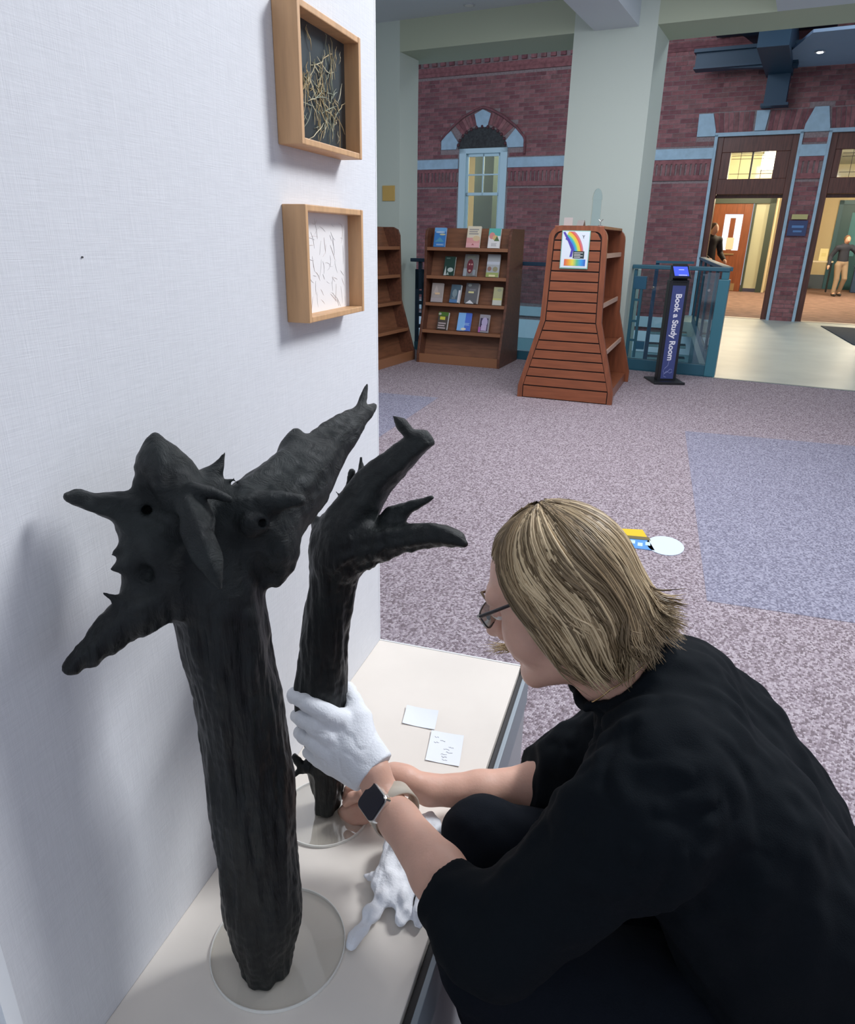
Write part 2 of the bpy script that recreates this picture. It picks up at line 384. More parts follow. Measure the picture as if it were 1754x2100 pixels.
# display panel on the left, linen covered
mb = MB(); mb.box((-.60, .325, 0.0), (-.508, 1.302, 2.62))
wl = struct('wall_left', mb, M_linen, hallframe=False)
mb = MB(); mb.box((-.603, 1.3015, 0), (-.5075, 1.306, 2.62)); struct('trim_1', mb, M_white, hallframe=False)
mb = MB(); mb.box((-.60, .310, 0), (-.5045, .3245, 2.62)); struct('trim_2', mb, M_white, hallframe=False)
mb = MB(); mb.box((-.62, -1.6, 0), (-.515, .309, 2.62)); struct('wall_front', mb, mat('blue_white_paint', (.66, .74, .80), rough=.6), hallframe=False)
b = MB(); b.tube([(-.5078, .56, 1.2875), (-.5068, .56, 1.2875)], .0009, 8); build('nail_hole', b, mat('nail', (.05, .05, .05)), wl)

# piers, beams and ceiling of the hall
PV, PB = -7.0, 3.185
mb = MB(); mb.box((-1.22, PV, 0), (-.427, PV + .62, PB + .4)); struct('column', mb, M_wallp)
mb = MB(); mb.box((-4.6, PV, -.25), (-3.16, PV + .44, PB + .4)); struct('column', mb, M_wallp)
mb = MB(); mb.box((-4.6, PV + .001, PB), (5.5, PV + .62, 3.6)); struct('ceiling_beam', mb, M_beam)
mb = MB(); mb.box((-1.02, -17, PB), (-.60, PV - .0, 3.6)); struct('ceiling_beam', mb, M_ceil)
mb = MB(); mb.box((.58, -17, PB), (1.35, PV - .0, 3.6)); struct('ceiling_beam', mb, M_ceil)
mb = MB(); mb.box((-7, -17.5, 3.475), (7, PV + .3, 3.6)); struct('ceiling', mb, M_ceil)
mb = MB(); mb.box((-4.75, -17.5, 0), (-4.6, PV + .4, 3.6)); struct('wall_side', mb, M_wallp)

# ---- brick facade
def brick_field(regions, holes, v, wall, first, u_vis):
    """running bond; pieces stand 7 mm proud of the mortar. the nearest 300 are single bricks, the rest one part"""
    L, Hh, J = .205, .0655, .0095; cand = []
    for (u0, u1, z0, z1) in regions:
        r0 = int(math.floor(z0 / (Hh + J)))
        for r in range(r0, int(z1 / (Hh + J)) + 1):
            za, zb = r * (Hh + J), r * (Hh + J) + Hh
            if za < z0 - .001 or zb > z1 + .001: continue
            off = (r % 2) * (L + J) / 2; k0 = int((u0 - off) / (L + J)) - 2
            for k in range(k0, k0 + int((u1 - u0) / (L + J)) + 5):
                ua, ub = max(k * (L + J) + off, u0), min(k * (L + J) + off + L, u1)
                if ub - ua < .03: continue
                if any(ua < h[1] and ub > h[0] and za < h[3] and zb > h[2] for h in holes):
                    cut = False
                    for h in holes:
                        if ua < h[1] and ub > h[0] and za < h[3] and zb > h[2]:
                            if ua < h[0] - .03 and h[0] - ua < ub - ua: ub = h[0]
                            elif ub > h[1] + .03 and ub - h[1] < ub - ua: ua = h[1]
                            else: cut = True
                    if cut or ub - ua < .03: continue
                cand.append((ua, ub, za, zb))
    def vis(c): return 0 if (u_vis[0] < c[0] and c[1] < u_vis[1] and u_vis[2] < c[2] < u_vis[3]) else 1
    cand.sort(key=lambda c: (vis(c) or (c[1] - c[0]) < .2, abs(c[2] - 1.3)))
    meshes = []
    for i in range(4):
        b = MB(); b.box((-L / 2, -.007, -Hh / 2), (L / 2, .004, Hh / 2)); meshes.append(b.mesh('brick', M_brick[i]))
    n = 0; rest = MB()
    for (ua, ub, za, zb) in cand:
        if n < 300 and ub - ua > .2 and not vis((ua, ub, za, zb)):
            o = link('brick', meshes[random.randrange(4)], wall, ((ua + ub) / 2, v, (za + zb) / 2)); n += 1
        else:
            rest.box((ua, v - .007 - random.random() * .002, za), (ub, v + .004, zb), random.randrange(4))
    o = build('brickwork', rest, M_brick, wall); o['kind'] = 'stuff'

# right-hand facade with the two doorways (v = 0)
D1, D2, DT = (-.64, .73), (1.15, 2.52), 3.09
mb = MB(); mb.box((-2.9, 0, -2.6), (D1[0], .32, DT)); mb.box((D1[1], 0, -2.6), (D2[0], .32, DT)); mb.box((D2[1], 0, -2.6), (5.5, .32, DT))
mb.box((-2.9, 0, DT), (5.5, .32, 5.6)); mb.box((D1[0], .0, -2.6), (D2[1], .3, -.02))
wb = struct('wall_back', mb, M_mortar)
stone_holes = [(-.98, -.66, 3.06, 3.44), (-.04, .16, 3.12, 3.44), (.76, 1.14, 3.06, 3.45), (-2.9, -.64, 2.38, 2.89), (.73, 1.15, 2.38, 2.89), (-.66, 2.6, 3.06, 3.44), (-2.9, 5.5, 4.46, 4.50)]
brick_field([(-2.9, -.645, -2.5, 5.0), (.735, 1.145, 0, 3.06), (-.645, 3.4, 3.44, 5.0), (2.52, 3.4, 0, 3.44)], stone_holes, 0, wb, 300, (-1.95, 1.2, .5, 4.3))
for (u0, u1) in ((-2.9, -.645), (.735, 1.145)):
    b = MB(); b.box((u0, -.035, 2.71), (u1, .01, 2.89)); build('stone_belt', b, M_stone, wb, bevel=.006)
    b = MB(); b.box((u0, -.02, 2.38), (u1, .01, 2.45)); b.box((u0, -.026, 2.365), (u1, .01, 2.385)); b.box((u0, -.02, 2.64), (u1, .01, 2.71))
    k = u0 + .02
    while k < u1 - .06: b.box((k, -.02, 2.45), (k + .055, .01, 2.64), random.randrange(4)); k += .086
    build('dentil_course', b, M_brick, wb)
def voussoir(poly, v=0.0, proud=.03):
    b = MB(); b.prism(poly, 1, v - proud, v + .01); return build('voussoir_stone', b, M_stone, wb, bevel=.005)
voussoir([(-.97, 3.07), (-.66, 3.07), (-.66, 3.16), (-.74, 3.43), (-.98, 3.43)])
voussoir([(-.03, 3.13), (.14, 3.13), (.17, 3.44), (-.04, 3.44)])
voussoir([(.74, 3.08), (1.13, 3.08), (1.13, 3.14), (1.06, 3.45), (.85, 3.45), (.75, 3.2)])
voussoir([(1.72, 3.13), (1.90, 3.13), (1.92, 3.44), (1.70, 3.44)])
b = MB()                                                          # soldier bricks of the flat arches
for (u0, u1, tilt0, tilt1) in ((-.68, -.06, -.10, -.02), (.17, .78, .03, .10), (1.15, 1.68, -.10, -.02)):
    n = 8; w = (u1 - u0) / n
    for i in range(n):
        t = tilt0 + (tilt1 - tilt0) * i / (n - 1); a = u0 + i * w
        b.prism([(a + .004, 3.12), (a + w - .004, 3.12), (a + w - .004 + t * .5, 3.43), (a + .004 + t * .5, 3.43)], 1, -.009, .01, random.randrange(4))
build('soldier_course', b, M_brick, wb)
b = MB(); b.box((-2.9, -.05, 4.46), (5.5, .01, 4.53)); b.box((-2.9, -.035, 4.41), (5.5, .01, 4.46)); build('brick_cornice', b, M_brick[1], wb)

def doorway(i, u0, u1, tu0, tu1):
    """mahogany surround with a leaded two-light transom, open doorway below"""
    P = .13; fr = MB()
    fr.box((u0, .02, 0), (u0 + P, .16, DT)); fr.box((u1 - P, .02, 0), (u1, .16, DT))
    fr.box((u0 + P, .03, DT - .28), (u1 - P, .15, DT)); fr.box((u0 + P, .03, 2.13), (u1 - P, .15, 2.38))
    fr.box((u0 + P, .04, 2.38), (tu0, .14, DT - .28)); fr.box((tu1, .04, 2.38), (u1 - P, .14, DT - .28))
    fr.box((u0 + P, .15, 2.07), (u1 - P, .16, 2.13))
    d = struct('door_%d' % i, fr, M_mahog, bevel=.006)
    b = MB(); b.box((u0 - .02, -.03, 0), (u0 + .03, .02, DT)); b.box((u1 - .03, -.03, 0), (u1 + .02, .02, DT)); b.box((u0 - .02, -.03, DT - .03), (u1 + .02, .02, DT + .03))
    build('stone_casing', b, M_stone, d)
    tm = (tu0 + tu1) / 2
    for a, c in ((tu0, tm - .012), (tm + .012, tu1)):
        b = MB(); b.box((a, .09, 2.39), (c, .096, DT - .28)); build('transom_pane', b, M_glass, d)
    b = MB(); b.box((tm - .014, .07, 2.38), (tm + .014, .12, DT - .28))
    for a, c in ((tu0, tm), (tm, tu1)):
        for z in (2.46, 2.70, 2.75): b.box((a + .02, .084, z), (c - .01, .089, z + .008))
        b.box((a + .06 + (c - a) * .3, .084, 2.38), (a + .068 + (c - a) * .3, .089, DT - .28))
    build('transom_leading', b, mat('lead', (.10, .08, .05), rough=.5), d)
    return d
doorway(1, D1[0], D1[1], -.36, .37)
doorway(2, D2[0], D2[1], 1.38, 2.12)

# left-hand facade set half a metre back, with the arched window (v = .6)
LV = .6; WU0, WU1, WZ0, WZ1 = -5.92, -4.81, 1.3, 3.10
mb = MB(); mb.box((-9, LV, -2.6), (WU0, LV + .3, 5.6)); mb.box((WU1, LV, -2.6), (-2.7, LV + .3, 5.6)); mb.box((WU0, LV, -2.6), (WU1, LV + .3, WZ0))
mb.box((WU0, LV, 3.5), (WU1, LV + .3, 5.6)); mb.box((WU0, LV + .004, 3.09), (WU1, LV + .3, 3.5)); mb.box((-2.9, .3, -2.6), (-2.6, LV + .3, 5.6))
wb2 = struct('wall_right', mb, M_mortar)
arch_holes = [(WU0 - .04, WU1 + .04, WZ0, 3.1), (-9, WU0 - .02, 2.38, 2.9), (WU1 + .02, -2.7, 2.38, 2.9), (-9, -2.7, 4.45, 4.53), (-9, -2.7, 4.64, 4.82), (-6.38, -4.46, 3.05, 3.32), (-6.16, -4.64, 3.3, 3.55), (-5.8, -5.02, 3.55, 3.8),
              (-9, -2.7, -.28, -.06), (-9, -2.7, -.76, -.34)]
brick_field([(-7.6, -2.75, -.06, 5.2)], arch_holes, LV, wb2, 300, (-7.0, -3.5, 1.3, 4.4))
for (u0, u1) in ((-9, WU0 - .02), (WU1 + .02, -2.72)):
    b = MB(); b.box((u0, LV - .04, 2.71), (u1, LV + .01, 2.90)); build('stone_belt', b, M_stone, wb2, bevel=.006)
    b = MB(); b.box((u0, LV - .02, 2.38), (u1, LV + .01, 2.45)); b.box((u0, LV - .03, 2.36), (u1, LV + .01, 2.385)); b.box((u0, LV - .02, 2.64), (u1, LV + .01, 2.71))
    k = max(u0, -7.6) + .02
    while k < u1 - .06: b.box((k, LV - .02, 2.45), (k + .055, LV + .01, 2.64), random.randrange(4)); k += .086
    build('dentil_course', b, M_brick, wb2)
b = MB(); b.box((-9, LV - .05, 4.47), (-2.72, LV + .01, 4.53)); b.box((-9, LV - .03, 4.53), (-2.72, LV + .01, 4.64)); b.box((-9, LV - .05, 4.80), (-2.72, LV + .01, 4.9))
build('brick_cornice', b, M_brick[0], wb2)
for i in range(22):                                               # corbel blocks under the cornice
    k = -7.2 + i * .2; b = MB(); b.box((k, LV - .05, 4.66), (k + .105, LV + .01, 4.80)); build('corbel', b, M_brick[i % 4], wb2)
b = MB()
b.box((-9, LV - .05, -.27), (-2.72, LV + .01, -.07)); build('stone_belt', b, mat('pale_stone', (.50, .66, .72), rough=.7), wb2, bevel=.006)
b = MB(); b.box((-9, LV - .04, -.75), (-2.72, LV + .01, -.35)); build('white_band', b, mat('white_band', (.72, .88, .95), rough=.6), wb2)
b = MB(); b.box((-9, LV - .03, -2.6), (-2.72, LV + .01, -.75)); build('shaded_lower_wall', b, M_lower, wb2)
b = MB(); b.box((-2.72, -.05, -.27), (.9, .005, -.07)); build('stone_belt', b, _mats['pale_stone'], wb, bevel=.006)
b = MB(); b.box((-2.72, -.04, -.75), (.9, .005, -.35)); build('white_band', b, _mats['white_band'], wb)
b = MB(); b.box((-2.72, -.03, -2.6), (.9, .005, -.75)); build('shaded_lower_wall', b, M_lower, wb)

# the arch: brick ring pieces, three stones, hood mould, dark scalloped tympanum
AC = (-5.405, 2.93)                                               # ring centre (u, z)
def ring(a0, a1, r0, r1, steps=6):
    A = [math.radians(a0 + (a1 - a0) * i / steps) for i in range(steps + 1)]
    return [(AC[0] + r0 * math.cos(a), AC[1] + r0 * math.sin(a)) for a in A] + [(AC[0] + r1 * math.cos(a), AC[1] + r1 * math.sin(a)) for a in reversed(A)]
for poly in ([(-5.52, 3.49), (-5.29, 3.49), (-5.22, 3.74), (-5.405, 3.82), (-5.59, 3.74)], [(-6.35, 3.09), (-6.0, 3.09), (-5.95, 3.22), (-6.13, 3.45), (-6.35, 3.29)], [(-4.81, 3.09), (-4.46, 3.09), (-4.46, 3.27), (-4.65, 3.45), (-4.86, 3.22)]):
    b = MB(); b.prism(poly, 1, LV - .03, LV + .01); build('voussoir_stone', b, M_stone, wb2, bevel=.005)
def hood(t):                                                      # pointed hood-mould line, t in 0..1
    L = [(-6.37, 3.28), (-6.13, 3.50), (-5.85, 3.70), (-5.6, 3.80), (-5.405, 3.86), (-5.2, 3.80), (-4.95, 3.68), (-4.66, 3.48), (-4.44, 3.26), (-4.43, 2.96)]
    x = t * (len(L) - 1); i = min(int(x), len(L) - 2); f = x - i; return (L[i][0] * (1 - f) + L[i + 1][0] * f, L[i][1] * (1 - f) + L[i + 1][1] * f)
for s0, s1 in ((.15, .42), (.50, .76)):                           # brick segments between the stones
    n = 9; top = [hood(s0 + (s1 - s0) * i / n) for i in range(n + 1)]
    for i in range(n):
        (ua, za), (ub, zb) = top[i], top[i + 1]
        def inn(u, z): k = .62 / max(.2, math.hypot(u - AC[0], z - AC[1])); return (AC[0] + (u - AC[0]) * k, AC[1] + (z - AC[1]) * k)
        ia, ib = inn(ua, za - .04), inn(ub, zb - .04)
        b = MB(); b.prism([ia, ib, (ub - .004, zb - .04), (ua + .004, za - .04)], 1, LV - .012, LV + .01); build('arch_brick', b, M_brick[i % 4], wb2)
b = MB(); b.tube([(hood(i / 40)[0], LV - .03, hood(i / 40)[1]) for i in range(41)], .026, 8); build('hood_mould', b, M_brick[1], wb2, smooth=True)
M_tymp = mat('dark_terracotta', (.028, .030, .030), rough=.6, var=.5, vscale=25, bump=.6, bscale=40)
b = MB(); b.prism([(AC[0] + .55 * math.cos(a), AC[1] + .17 + .40 * math.sin(a)) for i, a in enumerate(np.linspace(0, PI, 17))], 1, LV - .02, LV + .02); build('tympanum', b, M_tymp, wb2)
for i in range(13):                                               # scalloped edge
    a = math.radians(10 + i * 160 / 12); b = MB(); b.ball((AC[0] + .55 * math.cos(a), LV - .02, AC[1] + .17 + .40 * math.sin(a)), .034, 8, 6)
    build('scallop', b, mat('scallop_brick', (.10, .035, .04), rough=.7), wb2, smooth=True)

# window 1
M_sash = mat('pale_blue_sash', (.52, .70, .76), rough=.45)
b = MB(); b.box((WU0, LV - .02, WZ0), (WU0 + .16, LV + .12, WZ1)); b.box((WU1 - .16, LV - .02, WZ0), (WU1, LV + .12, WZ1)); b.box((WU0, LV - .02, WZ1 - .10), (WU1, LV + .12, WZ1)); b.box((WU0, LV - .04, WZ0), (WU1, LV + .12, WZ0 + .09))
win = struct('window_1', b, M_sash, bevel=.008)
for (z0, z1, dv) in ((2.18, WZ1 - .10, .03), (WZ0 + .09, 2.24, .06)):
    b = MB(); u0, u1 = WU0 + .16, WU1 - .16
    b.box((u0, LV + dv, z0), (u0 + .05, LV + dv + .04, z1)); b.box((u1 - .05, LV + dv, z0), (u1, LV + dv + .04, z1)); b.box((u0, LV + dv, z0), (u1, LV + dv + .04, z0 + .06)); b.box((u0, LV + dv, z1 - .06), (u1, LV + dv + .04, z1))
    s_ = build('sash', b, M_sash, win, bevel=.004)
    um, zm = (u0 + u1) / 2, (z0 + z1) / 2
    if z0 > 2:
        b = MB(); b.box((um - .014, LV + dv, z0), (um + .014, LV + dv + .035, z1)); b.box((u0, LV + dv + .001, zm - .014), (u1, LV + dv + .034, zm + .014)); build('glazing_bar', b, M_sash, s_)
        for (a, c) in ((u0 + .05, um - .014), (um + .014, u1 - .05)):
            for (e0, e1) in ((z0 + .06, zm - .014), (zm + .014, z1 - .06)):
                b = MB(); b.box((a, LV + dv + .015, e0), (c, LV + dv + .019, e1)); build('pane', b, M_glass, s_)
    else:
        b = MB(); b.box((u0 + .05, LV + dv + .015, z0 + .06), (u1 - .05, LV + dv + .019, z1 - .06)); build('pane', b, M_glass, s_)

# rooms behind: window room and entrance lobby
M_rceil = mat('room_ceiling', (.62, .62, .56), rough=.9)
b = MB(); b.box((-9.5, 6.0, 0), (-3.2, 6.2, 3.9)); b.box((-9.6, LV + .3, 0), (-9.5, 6.2, 3.9)); b.box((-3.3, LV + .3, 0), (-3.2, 6.0, 3.9)); struct('wall_room', b, M_yellow)
b = MB(); b.box((-9.6, LV + .3, 3.75), (-3.2, 6.2, 3.9)); struct('ceiling_room', b, M_rceil)
b = MB(); b.box((-9.6, 2.4, 3.35), (-3.2, 2.8, 3.75)); b.box((-7.2, LV + .3, 3.42), (-6.9, 6.2, 3.75)); struct('ceiling_beam', b, mat('room_beam', (.50, .46, .33), rough=.9))
b = MB(); b.box((-9.6, LV + .3, -.2), (-3.2, 6.2, 0)); struct('floor_room', b, M_lobby)
b = MB(); b.box((-6.55, 2.9, 0), (-6.05, 3.4, 3.5)); struct('column', b, mat('dark_green_paint', (.06, .10, .09), rough=.6))
b = MB(); b.box((-5.55, 4.6, 0), (-5.15, 5.0, 3.7)); struct('column', b, _mats['dark_green_paint'])

b = MB(); b.box((.10, 12.0, 0), (9, 12.2, 3.6)); b.box((8.9, .32, 0), (9, 12, 3.6)); struct('wall_lobby', b, M_yellow)
b = MB(); b.box((-2.55, 8.5, 0), (-1.62, 8.7, 3.6)); b.box((.12, 8.5, 0), (.20, 12.0, 3.6)); b.box((-1.62, 8.5, 2.62), (.14, 8.7, 3.6)); b.box((-2.65, .32, 0), (-2.55, 8.7, 3.6)); struct('wall_lobby', b, M_yellow)
b = MB(); b.box((-2.6, .0, -.2), (9, 12.2, 0)); struct('floor_lobby', b, M_lobby)
b = MB(); b.box((-.6, .02, -.02), (2.55, .20, .006)); struct('trim_3', b, mat('threshold', (.55, .50, .42), rough=.4))
b = MB(); b.box((-2.65, .32, 3.6), (9, 12.2, 3.75)); struct('ceiling_lobby', b, M_rceil)
b = MB(); b.box((.2, 11.97, 0), (8.9, 12.0, .42)); struct('baseboard_lobby', b, mat('lobby_dado', (.10, .14, .19), rough=.6))
# inner door with teal frame
b = MB(); b.box((-1.62, 8.44, 0), (-1.46, 8.6, 2.62)); b.box((-.02, 8.44, 0), (.14, 8.6, 2.62)); b.box((-1.62, 8.44, 2.36), (.14, 8.6, 2.62)); b.box((-.42, 8.46, 0), (-.36, 8.58, 2.36))
d3 = struct('door_3', b, mat('dark_green_frame', (.035, .055, .045), rough=.5))
b = MB(); b.box((-1.46, 8.47, 0), (-1.14, 8.53, 2.36)); b.box((-.66, 8.47, 0), (-.44, 8.53, 2.36)); b.box((-1.14, 8.47, 2.08), (-.66, 8.53, 2.36)); b.box((-1.14, 8.47, 0), (-.66, 8.53, 1.12))
lf = build('door_leaf', b, mat('red_oak_door', (.19, .058, .024), rough=.35, var=.2, vscale=5, stretch=(6, 6, .5)), d3, bevel=.006)
b = MB(); b.box((-1.14, 8.49, 1.12), (-.66, 8.50, 2.08)); build('pane', b, mat('glowing_pane', (.5, .6, .75), rough=.1, emit=(.62, .78, 1.0), estr=.7), lf)  # brightness beyond the glass is put in as the pane's own glow
b = MB(); b.box((-.98, 8.475, 1.12), (-.84, 8.488, 1.98)); build('mullion', b, _mats['red_oak_door'], lf)
b = MB(); b.box((-1.0, 8.465, 1.14), (-.80, 8.474, 1.46)); build('notice', b, mat('door_notice', (.75, .62, .50), rough=.7), lf)
b = MB(); b.box((-1.05, 8.44, 1.0), (-.75, 8.468, 1.035)); build('push_bar', b, mat('brass', (.55, .45, .25), rough=.3, metal=1), lf)
b = MB(); b.box((-1.2, 8.46, .02), (-.6, 8.469, .22)); build('kick_plate', b, _mats['brass'], lf)
b = MB(); b.box((-.36, 8.5, .1), (-.02, 8.51, 2.36)); build('sidelight_pane', b, mat('frosted_sidelight', (.42, .44, .32), rough=.4), d3)
# teal double door far right
b = MB(); b.box((1.75, 11.92, 0), (1.87, 12.0, 2.6)); b.box((2.73, 11.92, 0), (2.85, 12.0, 2.6)); b.box((1.75, 11.92, 2.48), (2.85, 12.0, 2.6))
d4 = struct('door_4', b, M_teal)
b = MB(); b.box((1.87, 11.95, 0), (2.73, 11.985, 2.48)); lf = build('door_leaf', b, mat('teal_leaf', (.02, .10, .13), rough=.4), d4)
b = MB(); b.box((2.15, 11.93, 1.0), (2.42, 11.949, 2.25)); build('pane', b, mat('teal_pane', (.12, .34, .42), rough=.15), lf)

# stairwell below the railing and atrium roof
b = MB(); b.box((-9, PV + .5, -2.75), (3, LV, -2.6)); struct('floor_lower', b, mat('lower_floor', (.20, .34, .36), rough=.4))
b = MB(); b.box((-7, -6.88, -2.6), (.5, -6.80, -.0)); struct('wall_stairwell', b, M_teal)
b = MB(); b.prism([tuple((RA + np.array(d))[:2]) for d in ((.02, .02, 0), (.10, .02, 0), (.10, 5.5, 0), (.02, 5.5, 0))], 2, -2.6, -.25); struct('wall_stairwell', b, M_teal, hallframe=False)
b = MB(); b.box((-9, PV + .62, 5.25), (5.5, LV + .2, 5.4)); struct('ceiling_atrium', b, mat('atrium_ceiling', (.20, .29, .42), rough=.8))
# dark blue roof steel
b = MB(); b.prism([(-1.07, 4.02), (.5, 3.94), (.5, 4.30), (-1.07, 4.26)], 1, -.62, -.48); b.box((-1.10, -.70, 4.24), (.9, -.40, 4.29)); b.box((-1.08, -.70, 4.0), (.5, -.40, 4.03))
st = struct('roof_girder', b, M_navy)
b = MB(); b.prism([(.0, -.02), (-.25, -.02), (-1.2, -4.9), (-.5, -4.9)], 2, 4.42, 4.50); b.prism([(.42, -.02), (.02, -.02), (.0, -2.2), (.42, -2.2)], 2, 3.92, 4.46)
build('girder_haunch', b, M_navy, st)
b = MB(); b.box((.06, -.28, 3.48), (.40, .0, 3.95)); b.box((.02, -.30, 3.46), (.44, .0, 3.50)); build('wall_bracket', b, M_navy, st)
b = MB(); b.prism([(-1.2, -5.6), (.55, -5.6), (.95, -.1), (-.85, -.1)], 2, 4.55, 4.70); struct('roof_deck', b, mat('roof_deck_dark', (.010, .032, .065), rough=.6))
b = MB(); b.prism([(.70, -2.3), (.10, -.30), (.35, -.12), (3.2, -.02), (3.6, -2.4)], 2, 4.02, 4.06); sf = struct('ceiling_soffit', b, mat('soffit_blue', (.24, .33, .47), rough=.8))

# ================================================================== HALL FURNITURE
M_cherry = mat('cherry_wood', (.235, .072, .030), rough=.38, var=.22, vscale=5, stretch=(8, 8, .8), coat=.15)
M_cherry_h = mat('cherry_slat', (.265, .080, .032), rough=.36, var=.15, vscale=5, stretch=(.8, 8, 8), coat=.15)
M_groove = mat('dark_groove', (.020, .008, .006), rough=.8)
M_walnut = mat('walnut_case', (.125, .048, .026), rough=.42, var=.25, vscale=5, stretch=(1, 8, 8))
M_walnut_l = mat('walnut_back', (.20, .085, .042), rough=.45, var=.2, vscale=5, stretch=(1, 8, 8))
M_walnut_e = mat('walnut_edge', (.30, .135, .065), rough=.4)
M_paper = mat('paper', (.82, .82, .80), rough=.8)
FURN = HR + math.radians(4.5)

def bookcase(label, u, v, rz, w=.97):
    """tiered display bookcase, origin at the middle of its front edge on the floor, front towards -y"""
    t = thing('bookcase', label, 'bookcase', hall(u, v, 0), rz)
    h = w / 2; prof = [(.70, 0), (0, 0), (0, .10), (.17, .655), (.19, 1.33), (.215, 1.385), (.27, 1.41), (.70, 1.41)]
    for s in (-1, 1):
        b = MB(); b.prism(prof, 0, s * h - (.028 if s > 0 else 0), s * h + (.028 if s < 0 else 0)); build('side_panel', b, M_walnut, t, bevel=.003)
    i = h - .028
    b = MB(); b.box((-i, .004, .0), (i, .03, .098)); build('kick_board', b, M_walnut_e, t, bevel=.002)
    levels = [(.075, .03), (.35, .085), (.635, .175), (.92, .19), (1.21, .195)]
    for z, y in levels:
        b = MB(); b.box((-i, y, z - .026), (i, .62, z)); s = build('shelf', b, M_walnut_l, t)
        b = MB(); b.box((-i, y - .012, z - .030), (i, y, z + .004)); build('shelf_lip', b, M_walnut_e, s, bevel=.002)
    for (z, y), zt in zip(levels, (.32, .605, .89, 1.18, 1.41)):          # leaning back boards
        b = MB(); yb = y + .13
        b.prism([(yb, z), (yb + .015, z), (yb + .085, zt), (yb + .07, zt)], 0, -i, i); build('back_board', b, M_walnut_l, t)
    b = MB(); b.box((-i, .66, 0), (i, .69, 1.41)); build('back_panel', b, M_walnut, t)
    return t
BC = bookcase('dark wooden tiered bookcase facing the viewer, books standing face out on four shelves', -2.045, -7.685, FURN)
BC2 = bookcase('dark wooden bookcase seen edge-on, half hidden behind the linen display panel', -2.62, -8.06, FURN + PI / 2 - .06)
Mbc = Matrix.Translation(hall(-2.045, -7.685, 0)) @ Matrix.Rotation(FURN, 4, 'Z')
def cmat(c, r=.35): return mat('cover_%02x%02x%02x' % tuple(int(x * 255) for x in c), c, rough=r)
LV_Z = [.075, .35, .635, .92, 1.21]; LV_Y = [.03, .085, .175, .19, .195]
def book(label, x, lev, w, h, col, arts, th=.022, turn=0.0, lean=.26, dy=.03, group=None):
    """face-out book; arts: (kind, x0, z0, x1, z1, colour) in cover fractions"""
    p = Mbc @ Vector((x, LV_Y[lev] + dy, LV_Z[lev] + .002 + th * math.sin(lean)))
    t = thing('book', label, 'book', p); t.rotation_euler = Euler((-lean, 0, FURN + turn), 'XYZ')
    b = MB(); b.box((-w / 2 + .002, .002, .002), (w / 2 - .003, th - .002, h - .002)); build('pages', b, M_paper, t)
    b = MB(); b.box((-w / 2, 0, 0), (w / 2, .002, h)); b.box((-w / 2, th - .002, 0), (w / 2, th, h)); b.box((-w / 2, 0, 0), (-w / 2 + .002, th, h)); build('cover', b, cmat(col), t)
    for n, (k, x0, z0, x1, z1, c) in enumerate(arts):
        b = MB(); X0, X1, Z0, Z1 = -w / 2 + x0 * w, -w / 2 + x1 * w, z0 * h, z1 * h; d = -.0006 - n * .0004
        if k == 'r': b.box((X0, d, Z0), (X1, .001, Z1))
        elif k == 'e':
            P = [((X0 + X1) / 2 + (X1 - X0) / 2 * math.cos(a), (Z0 + Z1) / 2 + (Z1 - Z0) / 2 * math.sin(a)) for a in np.linspace(0, 2 * PI, 14)[:-1]]; b.prism(P, 1, d, .001)
        elif k == 't': b.prism([(X0, Z0), (X1, Z0), ((X0 + X1) / 2, Z1)], 1, d, .001)
        elif k == 'l':                                              # lines of lettering too small to read
            for q in range(3): b.box((X0, d, Z0 + (Z1 - Z0) * q / 3), (X1 - (X1 - X0) * .12 * (q % 2), .001, Z0 + (Z1 - Z0) * (q / 3 + .17)))
        build('cover_art', b, cmat(c), t)
    return t
BL, WH, YL = (.05, .25, .58), (.82, .82, .84), (.80, .68, .16)
book('blue book with pale waves, at the left end of the top shelf', -.33, 4, .135, .20, (.05, .22, .55), [('r', 0, .80, 1, 1, (.16, .42, .75)), ('e', .1, .72, .9, .82, (.45, .60, .78)), ('e', .45, .60, .95, .70, (.55, .55, .35)), ('t', .1, .25, .9, .5, (.10, .34, .50)), ('l', .25, .08, .9, .16, (.55, .70, .85))], dy=.02)
book('cream and pink book with grey block lettering, middle of the top shelf', .055, 4, .15, .22, (.74, .68, .52), [('r', 0, 0, 1, .22, (.78, .42, .42)), ('r', 0, .22, 1, .46, (.74, .36, .34)), ('e', .45, .3, 1.0, .56, (.72, .56, .34)), ('l', .15, .62, .85, .92, (.36, .34, .32)), ('t', .4, .12, .6, .2, (.45, .12, .14))], dy=.015)
book('white book with a teal top and fruit picture, right end of the top shelf', .285, 4, .13, .20, (.80, .80, .78), [('r', 0, .62, 1, 1, (.12, .50, .44)), ('e', .05, .45, .55, .8, (.72, .30, .28)), ('e', .35, .4, .8, .66, (.70, .50, .22)), ('t', .5, .36, .95, .62, (.12, .20, .08)), ('l', .3, .1, .75, .28, (.5, .5, .5))], dy=.02)
book('dark green book with a white figure, left on the second shelf from the top', -.215, 3, .13, .20, (.020, .06, .045), [('e', .35, .18, .9, .42, (.52, .62, .58)), ('t', .05, 0, .3, .5, (.60, .66, .64)), ('l', .15, .88, .5, .94, (.25, .38, .34)), ('t', .3, .02, .55, .2, (.40, .50, .46))], dy=.03, turn=-.10)
